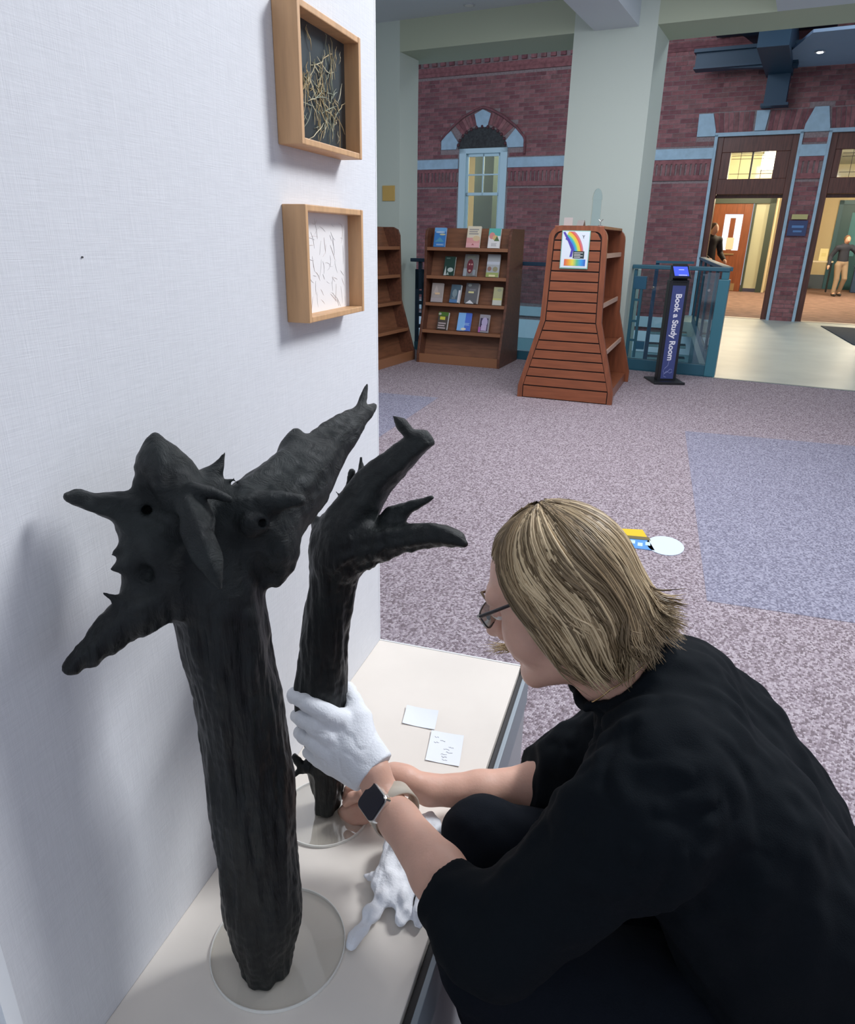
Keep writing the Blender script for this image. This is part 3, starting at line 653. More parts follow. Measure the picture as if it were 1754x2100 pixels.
book('grey book with a red face, middle of the second shelf from the top', .03, 3, .155, .23, (.20, .20, .19), [('e', .22, .12, .72, .78, (.17, .035, .05)), ('r', 0, 0, .25, .35, (.35, .40, .44)), ('r', .72, .05, .9, .3, (.30, .34, .38)), ('e', .36, .5, .46, .58, (.65, .40, .35)), ('e', .54, .5, .64, .58, (.65, .40, .35)), ('e', .38, .2, .56, .3, (.60, .42, .30)), ('l', .2, .82, .8, .95, (.28, .30, .22))], dy=.03, turn=-.05)
book('pale grey book with green grass at its foot, right on the second shelf', .285, 3, .14, .235, (.42, .45, .46), [('r', 0, .55, 1, .68, (.55, .60, .66)), ('r', 0, 0, 1, .2, (.35, .42, .14)), ('e', .08, .26, .4, .46, (.30, .17, .13)), ('e', .5, .24, .9, .46, (.32, .30, .17)), ('r', .25, .02, .75, .1, (.80, .74, .45))], dy=.025)
book('faded pinkish grey book with an orange sticker, left on the third shelf', -.345, 2, .135, .205, (.40, .36, .33), [('t', .15, .45, .65, .9, (.52, .46, .42)), ('r', 0, 0, 1, .22, (.46, .42, .42)), ('r', .32, .40, .74, .50, (.78, .58, .36)), ('l', .2, .25, .8, .36, (.55, .50, .48))], dy=.03)
book('blue-grey book turned sideways on the third shelf', -.135, 2, .125, .195, (.10, .17, .22), [('e', .2, .3, .7, .75, (.26, .36, .40)), ('r', 0, 0, .8, .18, (.12, .26, .50)), ('r', .82, .02, 1, .7, (.78, .80, .85)), ('l', .2, .2, .6, .32, (.35, .42, .45))], th=.03, dy=.03, turn=-.22)
book('dark slate book with a yellow sticker, third shelf', .055, 2, .15, .215, (.15, .155, .165), [('r', .25, .50, .68, .585, (.80, .76, .38)), ('e', .15, .82, .45, .95, (.34, .40, .38)), ('t', .1, -.02, .8, .16, (.80, .82, .84)), ('l', .3, .62, .85, .72, (.32, .32, .34))], th=.045, dy=.03, turn=-.12)
book('slim yellowish green book at the right end of the third shelf', .36, 2, .10, .19, (.46, .46, .26), [('r', 0, 0, 1, .28, (.62, .64, .56)), ('r', 0, .28, 1, .38, (.60, .60, .22)), ('e', .4, .75, .9, .92, (.34, .36, .24))], dy=.02)
book('dark green book with a yellow badge and white lettering, left on the fourth shelf', -.24, 1, .13, .19, (.10, .09, .08), [('r', 0, .78, 1, 1, (.10, .22, .05)), ('r', .2, .56, .72, .74, (.74, .74, .10)), ('l', .1, .06, .85, .46, (.62, .52, .52)), ('e', 0, .82, .3, .95, (.55, .55, .5))], th=.03, dy=.03, turn=-.2)
book('bright blue book lying tilted in the middle of the fourth shelf', .015, 1, .15, .205, (.07, .17, .66), [('r', 0, 0, .55, 1, (.22, .48, .85)), ('e', .3, .02, .7, .16, (.74, .72, .60)), ('l', .5, .3, .9, .45, (.35, .60, .90))], dy=.035, turn=.1, lean=.5)
book('lilac book with a pale head, right end of the fourth shelf', .245, 1, .115, .19, (.36, .34, .38), [('r', .1, .08, .9, .8, (.07, .05, .11)), ('e', .25, .3, .85, .85, (.52, .46, .68)), ('r', .25, .1, .8, .4, (.58, .48, .70)), ('r', 0, 0, .2, .3, (.50, .16, .48))], dy=.03, turn=-.08)

# ---- cherry gondola with the slatted end panel
GO = thing('display_gondola', 'tall flared cherry-wood display unit with a slatted end panel and side shelves', 'display shelf', hall(-.485, -8.84, 0), HR + math.radians(5.5))
def gx(z):                                                          # half-width of the end panel at height z
    if z < .12: return .415
    if z < .67: return .415 + (.258 - .415) * (z - .12) / .55
    return .258 + (.232 - .258) * (z - .67) / .75
def goutline(ins=0.0, top=1.42, R=.10):
    R = max(R - ins, .03); zt = top - ins; hw = gx(1.3) - ins
    P = [(gx(0) - ins, 0 + ins * 0), (gx(0) - ins, .10), (gx(.67) - ins, .67), (hw, zt - R)]
    P += [(hw - R + R * math.cos(a), zt - R + R * math.sin(a)) for a in np.linspace(.3, PI / 2, 5)]
    return P + [(-x, z) for x, z in reversed(P)]
for y in (0.0, 1.15):
    b = MB(); b.prism(goutline(), 1, y + .012, y + .05); e_ = build('end_panel', b, M_cherry, GO, bevel=.004)
    if y == 0.0:
        b = MB(); o1, o2 = goutline(), goutline(.042)
        n = len(o1); b.add([(x, 0, z) for x, z in o1] + [(x, 0, z) for x, z in o2] + [(x, .013, z) for x, z in o1] + [(x, .013, z) for x, z in o2],
              sum([[(i, (i + 1) % n, n + (i + 1) % n, n + i), (2 * n + i, i, n + i, 3 * n + i) if False else (i, 2 * n + i, 2 * n + (i + 1) % n, (i + 1) % n), (n + i, n + (i + 1) % n, 3 * n + (i + 1) % n, 3 * n + i)] for i in range(n)], []))
        build('panel_border', b, M_cherry, e_)
        b = MB(); b.prism(goutline(.040), 1, .0105, .0125); build('groove_backing', b, M_groove, e_)
zs = [.0, .108, .19, .268, .346, .424, .505, .587, .667, .747, .830, .912, .991, 1.071, 1.148, 1.232, 1.308, 1.378]
for a, c in zip(zs[:-1], zs[1:]):
    lo, hi = a + .0055, c - .0055; q = [(-gx(lo) + .05, lo), (gx(lo) - .05, lo), (gx(hi) - .05, hi), (-gx(hi) + .05, hi)]
    if c > 1.35: q = [(-gx(lo) + .05, lo), (gx(lo) - .05, lo), (gx(hi) - .075, hi - .015), (gx(hi) - .10, hi), (-gx(hi) + .10, hi), (-gx(hi) + .075, hi - .015)]
    b = MB(); b.prism(q, 1, .002, .0115); build('slat', b, M_cherry_h, GO, bevel=.0015)
for s in (-1, 1):
    for z in (.42, .80, 1.20):
        x = gx(z) - .03; b = MB(); b.box((min(0, s * x), .05, z - .022), (max(0, s * x), 1.15, z)); sh = build('side_shelf', b, M_cherry, GO)
        b = MB(); b.box((s * x - .006, .05, z - .026), (s * x + .006, 1.15, z + .012)); build('shelf_lip', b, mat('pale_edge', (.55, .36, .27), rough=.4), sh)
b = MB(); b.box((-.02, .05, 0), (.02, 1.15, 1.36)); build('centre_board', b, M_cherry, GO)
b = MB(); b.box((-.38, .05, 0), (.38, 1.15, .09)); build('plinth_base', b, M_cherry, GO)
b = MB(); b.box((-.2, .03, 1.395), (.2, 1.16, 1.42)); build('top_board', b, M_cherry, GO, bevel=.004)
GM = Matrix.Translation(hall(-.485, -8.84, 0)) @ Matrix.Rotation(HR + math.radians(5.5), 4, 'Z')
# rainbow poster in a clear green-edged holder
PO = thing('poster', 'white poster with a rainbow arc hung on the slatted end panel', 'poster', GM @ Vector((-.012, -.004, 1.238)), HR + math.radians(5.5))
PW, PH = .228, .29
b = MB(); b.box((-PW / 2, -.006, -PH / 2), (PW / 2, .0, PH / 2)); build('holder', b, mat('holder_green', (.28, .56, .46), rough=.2), PO)
b = MB(); b.box((-PW / 2 + .006, -.0075, -PH / 2 + .008), (PW / 2 - .006, -.006, PH / 2 - .006)); build('sheet', b, mat('poster_white', (.74, .80, .86), rough=.35), PO)
cols = [(.07, .10, .45), (.06, .28, .72), (.10, .55, .40), (.62, .66, .10), (.85, .55, .06), (.78, .14, .08), (.62, .20, .24)]
for i, c in enumerate(cols):
    r0, r1 = .128 + i * .0115, .128 + (i + 1) * .0115; A = np.linspace(math.radians(0), math.radians(66), 12); cx_, cz_ = -.135, -.055
    P = [(cx_ + r0 * math.cos(a), cz_ + r0 * 1.15 * math.sin(a)) for a in A] + [(cx_ + r1 * math.cos(a), cz_ + r1 * 1.15 * math.sin(a)) for a in reversed(A)]
    P = [(max(x, -PW / 2 + .007), min(z, PH / 2 - .008)) for x, z in P]
    b = MB(); b.prism(P, 1, -.0083, -.0074); build('rainbow_band', b, mat('rainbow_%d' % i, c, rough=.35), PO)
b = MB(); b.prism([(-.105, .13), (-.06, .06), (-.03, .0), (-.04, -.055), (-.02, -.055), (-.012, .0), (-.05, .08), (-.09, .135)], 1, -.0085, -.0075); build('rainbow_band', b, mat('rainbow_violet', (.10, .07, .42), rough=.35), PO)
b = MB(); b.box((-.012, -.009, -.065), (.078, -.0075, -.010)); k = build('text_box', b, mat('poster_black', (.03, .045, .05), rough=.4), PO)
b = MB()
for i in range(4): b.box((-.004, -.0095, -.024 - i * .0115), (.068 - .02 * (i % 2), -.0088, -.020 - i * .0115))
build('small_print', b, M_paper, k)
b = MB(); b.box((-.08, -.009, -.122), (.092, -.0075, -.072)); build('colour_bar', b, ramp_mat('spectrum', 0, [(0, (.75, .12, .08)), (.2, (.85, .35, .05)), (.4, (.80, .70, .08)), (.6, (.12, .50, .25)), (.8, (.05, .35, .75)), (1, (.05, .12, .50))]), PO)
text_obj('poster_letter', 'Y', .034, _mats['poster_black'], PO, (.062, -.0085, .098), (PI / 2, 0, 0))
# things on top of the gondola
t = thing('acrylic_stand', 'tall clear acrylic stand on top of the cherry display unit', 'stand', GM @ Vector((.09, .22, 1.42)), HR)
b = MB(); b.box((-.05, -.03, 0), (.05, .03, .006)); build('foot', b, glass_mat('acrylic', (.88, .95, .95), .3, .85), t)
b = MB(); b.box((-.035, -.004, .006), (.04, .004, .20)); b.prism([(.04 * math.cos(a) + .002, .20 + .085 * math.sin(a)) for a in np.linspace(0, PI, 14)], 1, -.004, .004); build('blade', b, _mats['acrylic'], t)
t = thing('leaflet', 'small white folded leaflet standing on the cherry display unit', 'leaflet', GM @ Vector((-.11, .12, 1.42)), HR + .3)
b = MB(); b.prism([(0, 0), (.004, 0), (-.022, .062), (-.026, .062)], 0, -.035, .035); build('front_leaf', b, mat('leaflet_white', (.72, .72, .70), rough=.6), t)
b = MB(); b.prism([(.05, 0), (.054, 0), (-.020, .062), (-.024, .062)], 0, -.035, .035); build('back_leaf', b, mat('leaflet_grey', (.28, .26, .25), rough=.6), t)
t = thing('leaflet', 'small grey leaflet leaning next to the white folded one', 'leaflet', GM @ Vector((-.02, .15, 1.42)), HR - .2)
b = MB(); b.prism([(0, 0), (.004, 0), (.026, .045), (.022, .045)], 0, -.03, .03); build('front_leaf', b, _mats['leaflet_grey'], t)
b = MB(); b.prism([(.045, 0), (.049, 0), (.028, .045), (.024, .045)], 0, -.03, .03); build('back_leaf', b, mat('leaflet_tan', (.42, .36, .30), rough=.6), t)
t = thing('clip_stand', 'small metal clip stand at the right of the acrylic stand', 'clip', GM @ Vector((.15, .14, 1.42)), HR)
b = MB(); b.cyl((0, 0), .018, 0, .006, 14); build('foot', b, mat('steel', (.45, .46, .46), rough=.3, metal=1), t)
b = MB(); b.tube([(0, 0, .006), (0, 0, .035)], .003, 6); b.tube([(-.018, 0, .05), (0, 0, .034), (.018, 0, .052)], .003, 6); build('clip', b, _mats['steel'], t)

# ---- study-room kiosk
KZ = HR + math.radians(26)
KI = thing('booking_kiosk', 'slim black kiosk with a blue front panel and tablet on a black foot', 'kiosk', hall(.135, -7.42, 0), KZ)
M_kb = mat('kiosk_black', (.012, .013, .016), rough=.35); M_kp = mat('kiosk_blue', (.055, .075, .23), rough=.35)
b = MB(); b.prism([(-.15, -.17), (.15, -.17), (.16, .19), (-.16, .19)], 2, 0, .018); b.prism([(-.15, -.17), (.15, -.17), (.11, -.05), (-.11, -.05)], 2, .016, .026); build('foot', b, M_kb, KI, bevel=.004)
b = MB(); b.box((-.092, -.045, .018), (.092, .055, .975)); build('body', b, M_kb, KI, bevel=.006)
b = MB(); b.box((-.062, -.050, .04), (.062, -.044, .925)); fp = build('front_panel', b, M_kp, KI)
M_kw = mat('kiosk_white', (.85, .85, .92), rough=.5)
text_obj('lettering', 'Book a Study Room', .078, M_kw, fp, (.004, -.0512, .535), (PI / 2, PI / 2, 0), offset=.0022)
b = MB(); L = [(.0, .21), (-.005, .165), (-.03, .14), (-.045, .11), (-.03, .085), (-.005, .10), (.02, .13), (.04, .125), (.042, .10), (.02, .09), (-.01, .11), (-.035, .08), (-.03, .055), (-.01, .05)]
b.tube([(x, -.051, z + .005) for x, z in L], .0022, 6); build('loop_mark', b, mat('kiosk_lilac', (.30, .34, .62), rough=.5), fp)
b = MB(); b.prism([(-.05, .95), (.06, .95), (.07, 1.06), (.03, 1.12), (-.01, 1.02)], 0, -.075, .075); build('head_bracket', b, M_kb, KI, bevel=.004)
tm_ = Matrix.Translation((.0, -.035, 1.045)) @ Euler((math.radians(-48), 0, 0)).to_matrix().to_4x4()
tb = MB(); tb.box((-.085, -.008, -.075), (.085, .006, .08)); tab = build('tablet', tb, M_kb, KI, bevel=.003); tab.matrix_local = tm_
b = MB(); b.box((-.068, -.0095, -.055), (.068, -.008, .065)); build('screen', b, mat('screen_blue', (.04, .06, .4), rough=.2, emit=(.07, .12, .72), estr=.75), tab)
b = MB(); b.box((-.03, -.0105, -.05), (.05, -.0094, -.043)); b.box((-.02, -.0105, .02), (.03, -.0094, .026)); build('screen_text', b, mat('screen_white', (.5, .5, .8), emit=(.45, .5, 1.0), estr=.7), tab)

# ---- glass railing at the right, with its return along the bridge
RW = -6.83
RL = thing('glass_railing', 'teal metal railing with glass panels and square ornament behind the kiosk', 'railing', hall(0, RW, 0), HR)
b = MB(); b.box((-.425, -.045, 1.045), (.53, .045, 1.085)); build('handrail', b, M_teal, RL, bevel=.006)
b = MB(); b.box((-.425, -.03, .0), (.54, .03, .115)); build('bottom_rail', b, M_teal, RL, bevel=.004)
b = MB(); b.box((-.41, -.006, .115), (.44, .006, 1.03)); build('glass_panel', b, M_glassg, RL)
b = MB(); b.box((.44, -.055, 0), (.545, .05, .97)); b.box((.46, -.03, .97), (.53, .03, 1.05)); build('end_post', b, mat('teal_post', (.05, .20, .26), rough=.35), RL, bevel=.006)
b = MB(); b.box((-.405, -.02, .13), (-.375, .015, 1.04)); b.box((-.325, -.02, .13), (-.300, .015, .93))
for z in (.30, .50, .72, .90): b.box((-.39, -.018, z), (-.31, .013, z + .022))
build('ladder_ornament', b, M_teal, RL)
for x0, z0, s in ((-.40, .84, .13), (-.30, .22, .085)):
    b = MB(); b.box((x0, -.022, z0), (x0 + s, .018, z0 + s)); build('square_plate', b, mat('teal_plate', (.03, .12, .20), rough=.4), RL, bevel=.003)
for x, z in ((-.20, .86), (.36, .86)):
    b = MB(); b.tube([(x, -.016, z), (x, .012, z)], .013, 12); build('glass_fixing', b, _mats['steel'], RL)
RR = thing('glass_railing', 'teal railing return running back along the bridge with a wide handrail', 'railing', tuple(RA), 0)
b = MB(); b.box((-.05, .14, 1.045), (.05, 5.5, 1.085)); build('handrail', b, M_teal, RR, bevel=.006)
b = MB(); b.box((-.02, .14, .0), (.02, 5.5, .10)); build('bottom_rail', b, M_teal, RR)
for i in range(4):
    b = MB(); b.box((-.006, .15 + i * 1.35, .11), (.006, 1.4 + i * 1.35, 1.03)); build('glass_panel', b, M_glassg, RR)
    b = MB(); b.box((-.022, 1.40 + i * 1.35, 0), (.022, 1.45 + i * 1.35, 1.05)); build('post', b, M_teal, RR)
ST = thing('staircase', 'dark staircase going down behind the glass railing', 'staircase', tuple(RA + np.array([-.08, 5.5, 0])), 0)
M_tread = mat('stair_tread', (.05, .075, .095), rough=.5); M_nose = mat('stair_nosing', (.32, .50, .52), rough=.5)
for i in range(14):
    b = MB(); b.box((-.62, -.32 - i * .29, -.19 - i * .175), (0, -.01 - i * .29, -.15 - i * .175)); s = build('tread', b, M_tread, ST)
    b = MB(); b.box((-.62, -.325 - i * .29, -.185 - i * .175), (0, -.318 - i * .29, -.148 - i * .175)); build('nosing', b, M_nose, s)
b = MB(); b.prism([(0, -.12), (0, -.40), (-4.1, -2.6), (-4.1, -2.4)], 0, -.66, -.62); build('stringer', b, M_navy, ST)

b = MB(); b.prism([(0, .94), (0, .98), (-4.0, -1.43), (-4.0, -1.47)], 0, -.66, -.60); build('handrail', b, M_navy, ST)
for i in range(4):
    b = MB(); b.box((-.65, -.5 - i * .95, -.45 - i * .575), (-.62, -.46 - i * .95, .66 - i * .575)); build('baluster', b, M_navy, ST)
b = MB(); b.box((-.66, -.04, .97), (-.04, .02, 1.01)); build('landing_rail', b, M_teal, ST)

# ---- railing at the left of the big pier, dark post with slots
LR = thing('metal_railing', 'dark blue railing behind the bookcase with a slotted end post', 'railing', hall(-2.96, RW, 0), HR)
b = MB(); b.box((-.115, -.05, 1.035), (1.74, .05, 1.075)); build('handrail', b, M_navy, LR, bevel=.005)
b = MB(); b.box((-.065, -.012, 0), (-.015, .012, .95)); b.box((.025, -.012, 0), (.065, .012, .95)); b.box((-.065, -.012, .72), (.065, .012, .95)); b.box((-.02, -.02, .93), (.02, .02, 1.04))
for z in (.12, .26, .40, .54, .66): b.box((-.02, -.012, z), (.03, .012, z + .045))
b.box((-.065, -.014, 0), (.065, .014, .09)); build('slotted_post', b, M_navy, LR, bevel=.003)
b = MB(); b.box((.04, -.02, .80), (.12, .02, .90)); build('square_plate', b, M_navy, LR)
b = MB(); b.box((.12, -.006, .10), (1.70, .006, 1.0)); build('glass_panel', b, M_glassg, LR)
b = MB(); b.box((-.065, -.02, .0), (1.74, .02, .09)); build('bottom_rail', b, M_teal, LR)

# ---- signs, mat and floor cards
b = MB(); b.box((-.082, -.012, -.082), (.082, 0, .082)); o = build('wall_plaque', b, mat('gold_plaque', (.66, .44, .13), rough=.5), None, bevel=.003, loc=hall(-3.30, PV - .001, 1.782), rz=HR); tag(o, 'square golden plaque on the pale pier beside the linen panel', 'plaque')
t = thing('wall_sign', 'dark blue wall sign with a yellow strip on the brick between the doorways', 'sign', hall(.93, -.012, 1.60), HR)
b = MB(); b.box((-.15, -.03, -.15), (.15, 0, .10)); build('blue_plate', b, mat('sign_navy', (.03, .05, .14), rough=.4), t)
b = MB(); b.box((-.12, -.035, .12), (.13, 0, .20)); build('yellow_strip', b, mat('sign_yellow', (.50, .44, .18), rough=.5), t)
b = MB(); b.box((-.09, -.034, -.02), (.10, -.029, .02)); b.box((-.06, -.034, -.09), (.08, -.029, -.06)); build('pale_lines', b, mat('sign_blue', (.10, .22, .45), rough=.5), t)
b = MB(); b.prism([tuple(hall(u, v, 0)[:2]) for u, v in ((1.60, -.60), (3.4, -.70), (3.4, -5.4), (2.45, -3.6), (1.98, -3.05))], 2, .0005, .012); o = build('door_mat', b, mat('mat_charcoal', (.035, .05, .065), rough=.95, bump=.4, bscale=120)); tag(o, 'dark charcoal entrance mat on the pale floor before the doorways', 'mat')
FC = thing('floor_sticker', 'yellow and blue card stuck on the carpet beside the white oval', 'sticker', (.03, 3.2, .001), .0)
b = MB(); b.prism([(-.115, -.11), (.105, -.10), (.045, .135), (-.115, .10)], 2, 0, .002); build('card', b, mat('sticker_blue', (.10, .30, .66), rough=.5), FC)
b = MB(); b.prism([(-.115, .01), (.075, .02), (.045, .135), (-.115, .10)], 2, .0015, .003); build('yellow_half', b, mat('sticker_yellow', (.80, .52, .02), rough=.5), FC)
b = MB(); b.prism([(-.06, -.005), (.085, .01), (.075, .045), (-.06, .03)], 2, .0025, .004); build('dark_strip', b, mat('sticker_dark', (.16, .13, .05), rough=.5), FC)
b = MB()
for i in range(4): b.box((-.04 + i * .034, -.075 + (i % 2) * .02, .0015), (-.018 + i * .034, -.035 + (i % 2) * .02, .0035))
build('pale_marks', b, mat('sticker_pale', (.55, .72, .80), rough=.5), FC)
b = MB(); b.prism([(.083 * math.cos(a), .112 * math.sin(a)) for a in np.linspace(0, 2 * PI, 33)[:-1]], 2, 0, .002); o = build('floor_dot', b, mat('dot_white', (.62, .72, .86), rough=.5), loc=(.181, 3.176, .001)); tag(o, 'blank white oval sticker on the mauve carpet', 'sticker')

# ---- lobby things
def lamp(label, u, v, z):
    t = thing('pendant_lamp', label, 'lamp', hall(u, v, z), HR, 'glowing lobby lamps behind the transom')
    b = MB(); b.tube([(0, 0, -.17), (0, 0, -.13), (0, 0, .13), (0, 0, .17)], [.10, .15, .15, .10], 20); build('shade', b, mat('lamp_glow', (1, .9, .7), emit=(1.0, .82, .55), estr=7.0), t, smooth=False)
    b = MB(); b.tube([(0, 0, .17), (0, 0, 3.6 - z)], .012, 8); build('rod', b, _mats['brass'], t)
    b = MB(); b.cyl((0, 0), .16, -.19, -.17); b.cyl((0, 0), .16, .17, .19); build('rim', b, _mats['brass'], t)
    point('lobby_bulb', hall(u, v, z - .45), 85, (1.0, .80, .52), .15)
lamp('left one of two glowing pendant lamps behind the door transom', .10, 3.1, 2.92)
lamp('right one of two glowing pendant lamps behind the door transom', .64, 3.1, 2.96)
point('lobby_bulb', hall(3.0, 6.5, 3.2), 330, (1.0, .84, .60), .2); point('lobby_bulb', hall(-.6, 6.6, 3.2), 150, (1.0, .82, .56), .2)
point('room_bulb', hall(-4.6, 3.9, 3.2), 150, (1.0, .86, .60), .15); point('room_bulb', hall(-7.6, 2.0, 3.2), 100, (1.0, .86, .60), .15)
for i, (u, v, z) in enumerate(((-5.05, 3.3, 3.33), (-5.35, 4.3, 3.3), (-4.75, 5.2, 2.9))):
    b = MB(); b.cyl((0, 0), .045, -.03, .0, 14); o = build('spot_lamp', b, mat('spot_glow', (1, 1, 1), emit=(1.0, .92, .75), estr=6.0), loc=hall(u, v, z), rz=HR); tag(o, ['small bright spot lamp in the window room, nearest the glass', 'small bright spot lamp in the window room, mid depth', 'small bright spot lamp deep in the window room, lowest'][i], 'lamp', 'spot lamps in the window room')
t = thing('ceiling_spot', 'single bright spotlight in the blue soffit above the doorways', 'lamp', hall(.80, -1.15, 4.012), HR)
b = MB(); b.cyl((0, 0), .075, -.008, .004, 20); build('trim_ring', b, mat('ring_grey', (.3, .34, .4), rough=.4), t)
b = MB(); b.cyl((0, 0), .042, -.014, .0, 18); build('bulb', b, mat('spot_white', (1, 1, 1), emit=(1, .97, .93), estr=14.0), t)
t = thing('recessed_downlight', 'small recessed downlight in the white hall ceiling', 'lamp', hall(-2.26, -7.20, 3.474), HR)
b = MB(); b.cyl((0, 0), .06, -.006, .004, 20); build('trim_ring', b, mat('ring_pale', (.5, .54, .56), rough=.4), t)
b = MB(); b.cyl((0, 0), .042, -.009, .0, 18); build('lens', b, mat('lens_off', (.75, .78, .78), rough=.3), t)
TB = thing('lobby_table', 'narrow dark-legged table with a pale top along the lobby wall', 'table', hall(1.15, 10.3, 0), HR)
b = MB(); b.box((-.72, -.25, .83), (.72, .25, .87)); build('table_top', b, mat('pale_top', (.62, .56, .44), rough=.5), TB, bevel=.004)
for x in (-.68, .66):
    for y in (-.22, .20):
        b = MB(); b.box((x, y, 0), (x + .04, y + .04, .83)); build('leg', b, M_kb, TB)
for n, lab, u, c, c2 in ((0, 'small white notice with a red mark standing on the lobby table', .55, (.72, .62, .58), (.55, .25, .22)), (1, 'yellow paper sign standing on the lobby table', 1.58, (.70, .64, .34), (.62, .55, .25))):
    t = thing('table_sign', lab, 'sign', hall(u, 10.25, .872), HR)
    b = MB(); b.prism([(0, 0), (.01, 0), (.05, .34), (.04, .34)], 0, -.11, .11); build('sheet', b, mat('tsign_%d' % n, c, rough=.6), t)
    b = MB(); b.box((-.06, -.004, .12), (.06, .006, .22)); o = build('print', b, mat('tsignp_%d' % n, c2, rough=.6), t); o.rotation_euler = (-.117, 0, 0); o.location = (0, .004, 0)
t = thing('recycling_bin', 'blue bin behind the walking person in the lobby', 'bin', hall(2.72, 10.6, 0), HR)
b = MB(); b.prism([(-.25, -.22), (.25, -.22), (.25, .22), (-.25, .22)], 2, 0, .70); build('body', b, mat('bin_blue', (.03, .07, .16), rough=.5), t, bevel=.02)
b = MB(); b.box((-.27, -.24, .70), (.27, .24, .76)); build('lid', b, mat('bin_lid', (.04, .10, .22), rough=.4), t, bevel=.01)

# ================================================================== DISPLAY PLINTH AND WHAT STANDS ON IT
PZ = .45
M_cream = mat('cream_board', (.76, .70, .63), rough=.75, var=.03, vscale=6)
M_alu = mat('aluminium', (.26, .30, .33), rough=.5, metal=.3)
M_dark = mat('groove_black', (.012, .012, .014), rough=.5)
M_grey = mat('plinth_grey', (.34, .34, .36), rough=.7)
PL = thing('display_plinth', 'low cream display plinth with a dark groove and grey metal edge, against the linen panel', 'plinth', (-.344, .81, 0))
b = MB(); b.box((-.163, -.95, .02), (.163, .49, PZ - .02)); build('core', b, M_grey, PL)
b = MB(); b.box((-.164, -.96, PZ - .02), (.162, .492, PZ)); build('top_board', b, M_cream, PL, bevel=.0015)
b = MB(); b.box((.1635, -.96, PZ - .05), (.174, .488, PZ - .012)); build('groove', b, M_dark, PL)
b = MB(); b.box((.174, -.96, PZ - .09), (.182, .492, PZ - .001)); b.box((.163, .488, PZ - .05), (.182, .494, PZ - .001)); build('metal_edge', b, M_alu, PL, bevel=.001)
b = MB(); b.box((.163, -.95, .0), (.179, .488, PZ - .09)); build('front_panel', b, M_grey, PL)
b = MB(); b.box((-.164, .4925, PZ - .03), (.163, .496, PZ + .0005)); build('white_edge', b, M_white, PL)

# acrylic discs
M_acr = glass_mat('disc_acrylic', (.985, .985, .975), 0, .99)
M_rim = mat('acrylic_rim', (.80, .79, .74), rough=.15, spec=.8)
for lab, c, r in (('large clear acrylic disc under the big black stump', (-.363, .563), .086), ('smaller clear acrylic disc under the lifted black stump', (-.403, .790), .071)):
    t = thing('acrylic_disc', lab, 'disc', (c[0], c[1], PZ))
    b = MB(); b.cyl((0, 0), r - .001, .0006, .0045, 64); build('plate', b, M_acr, t)
    b = MB(); n = 64
    for z0, z1 in ((.0003, .0047),):
        V = [(R * math.cos(2 * PI * i / n), R * math.sin(2 * PI * i / n), z) for R, z in ((r, z0), (r, z1), (r - .0012, z1), (r - .0012, z0)) for i in range(n)]
        b.add(V, [(k * n + i, k * n + (i + 1) % n, ((k + 1) % 4) * n + (i + 1) % n, ((k + 1) % 4) * n + i) for k in range(4) for i in range(n)])
    build('polished_rim', b, M_rim, t, smooth=False)

# paper notes
def note(label, quad, lines, curl=.0):
    c = np.mean(quad, 0); t = thing('paper_note', label, 'note', (c[0], c[1], PZ), 0)
    q = np.array(quad) - c; b = MB(); N = 8; V = []
    for j in range(N + 1):
        for i in range(N + 1):
            a, e = i / N, j / N; p = (q[0] * (1 - a) + q[1] * a) * (1 - e) + (q[3] * (1 - a) + q[2] * a) * e
            V.append((p[0], p[1], .0012 + curl * (4 * (a - .5) ** 2 * .5 + (e ** 3))))
    F = [(j * (N + 1) + i, j * (N + 1) + i + 1, (j + 1) * (N + 1) + i + 1, (j + 1) * (N + 1) + i) for j in range(N) for i in range(N)]
    n = len(V); V += [(x, y, z - .0006) for x, y, z in V]; F = [f[::-1] for f in F] + [tuple(k + n for k in f[::-1])[::-1] for f in F]
    b.add(V, F); build('sheet', b, mat('note_white', (.80, .83, .88), rough=.8), t, smooth=True)
    if lines:                                                       # faint pencil scribbles
        b = MB()
        for k in range(9):
            a0 = rng.uniform(.12, .7); e0 = .12 + .085 * k; P = []
            for s in np.linspace(0, 1, 7):
                a, e = a0 + s * rng.uniform(.1, .2), e0 + rng.uniform(-.02, .02); p = (q[0] * (1 - a) + q[1] * a) * (1 - e) + (q[3] * (1 - a) + q[2] * a) * e
                P.append((p[0], p[1], .0016 + curl * (4 * (a - .5) ** 2 * .5 + e ** 3)))
            b.tube(P, .0004, 4)
        build('pencil_marks', b, mat('pencil', (.62, .64, .68), rough=.8), t)
note('small blank white card lying on the plinth, the further one', [(-.360, 1.037), (-.296, 1.038), (-.304, 1.091), (-.368, 1.088)], False, .003)
note('square white note with faint pencil marks, nearer the woman', [(-.288, .955), (-.227, .958), (-.239, 1.037), (-.300, 1.033)], True, .002)

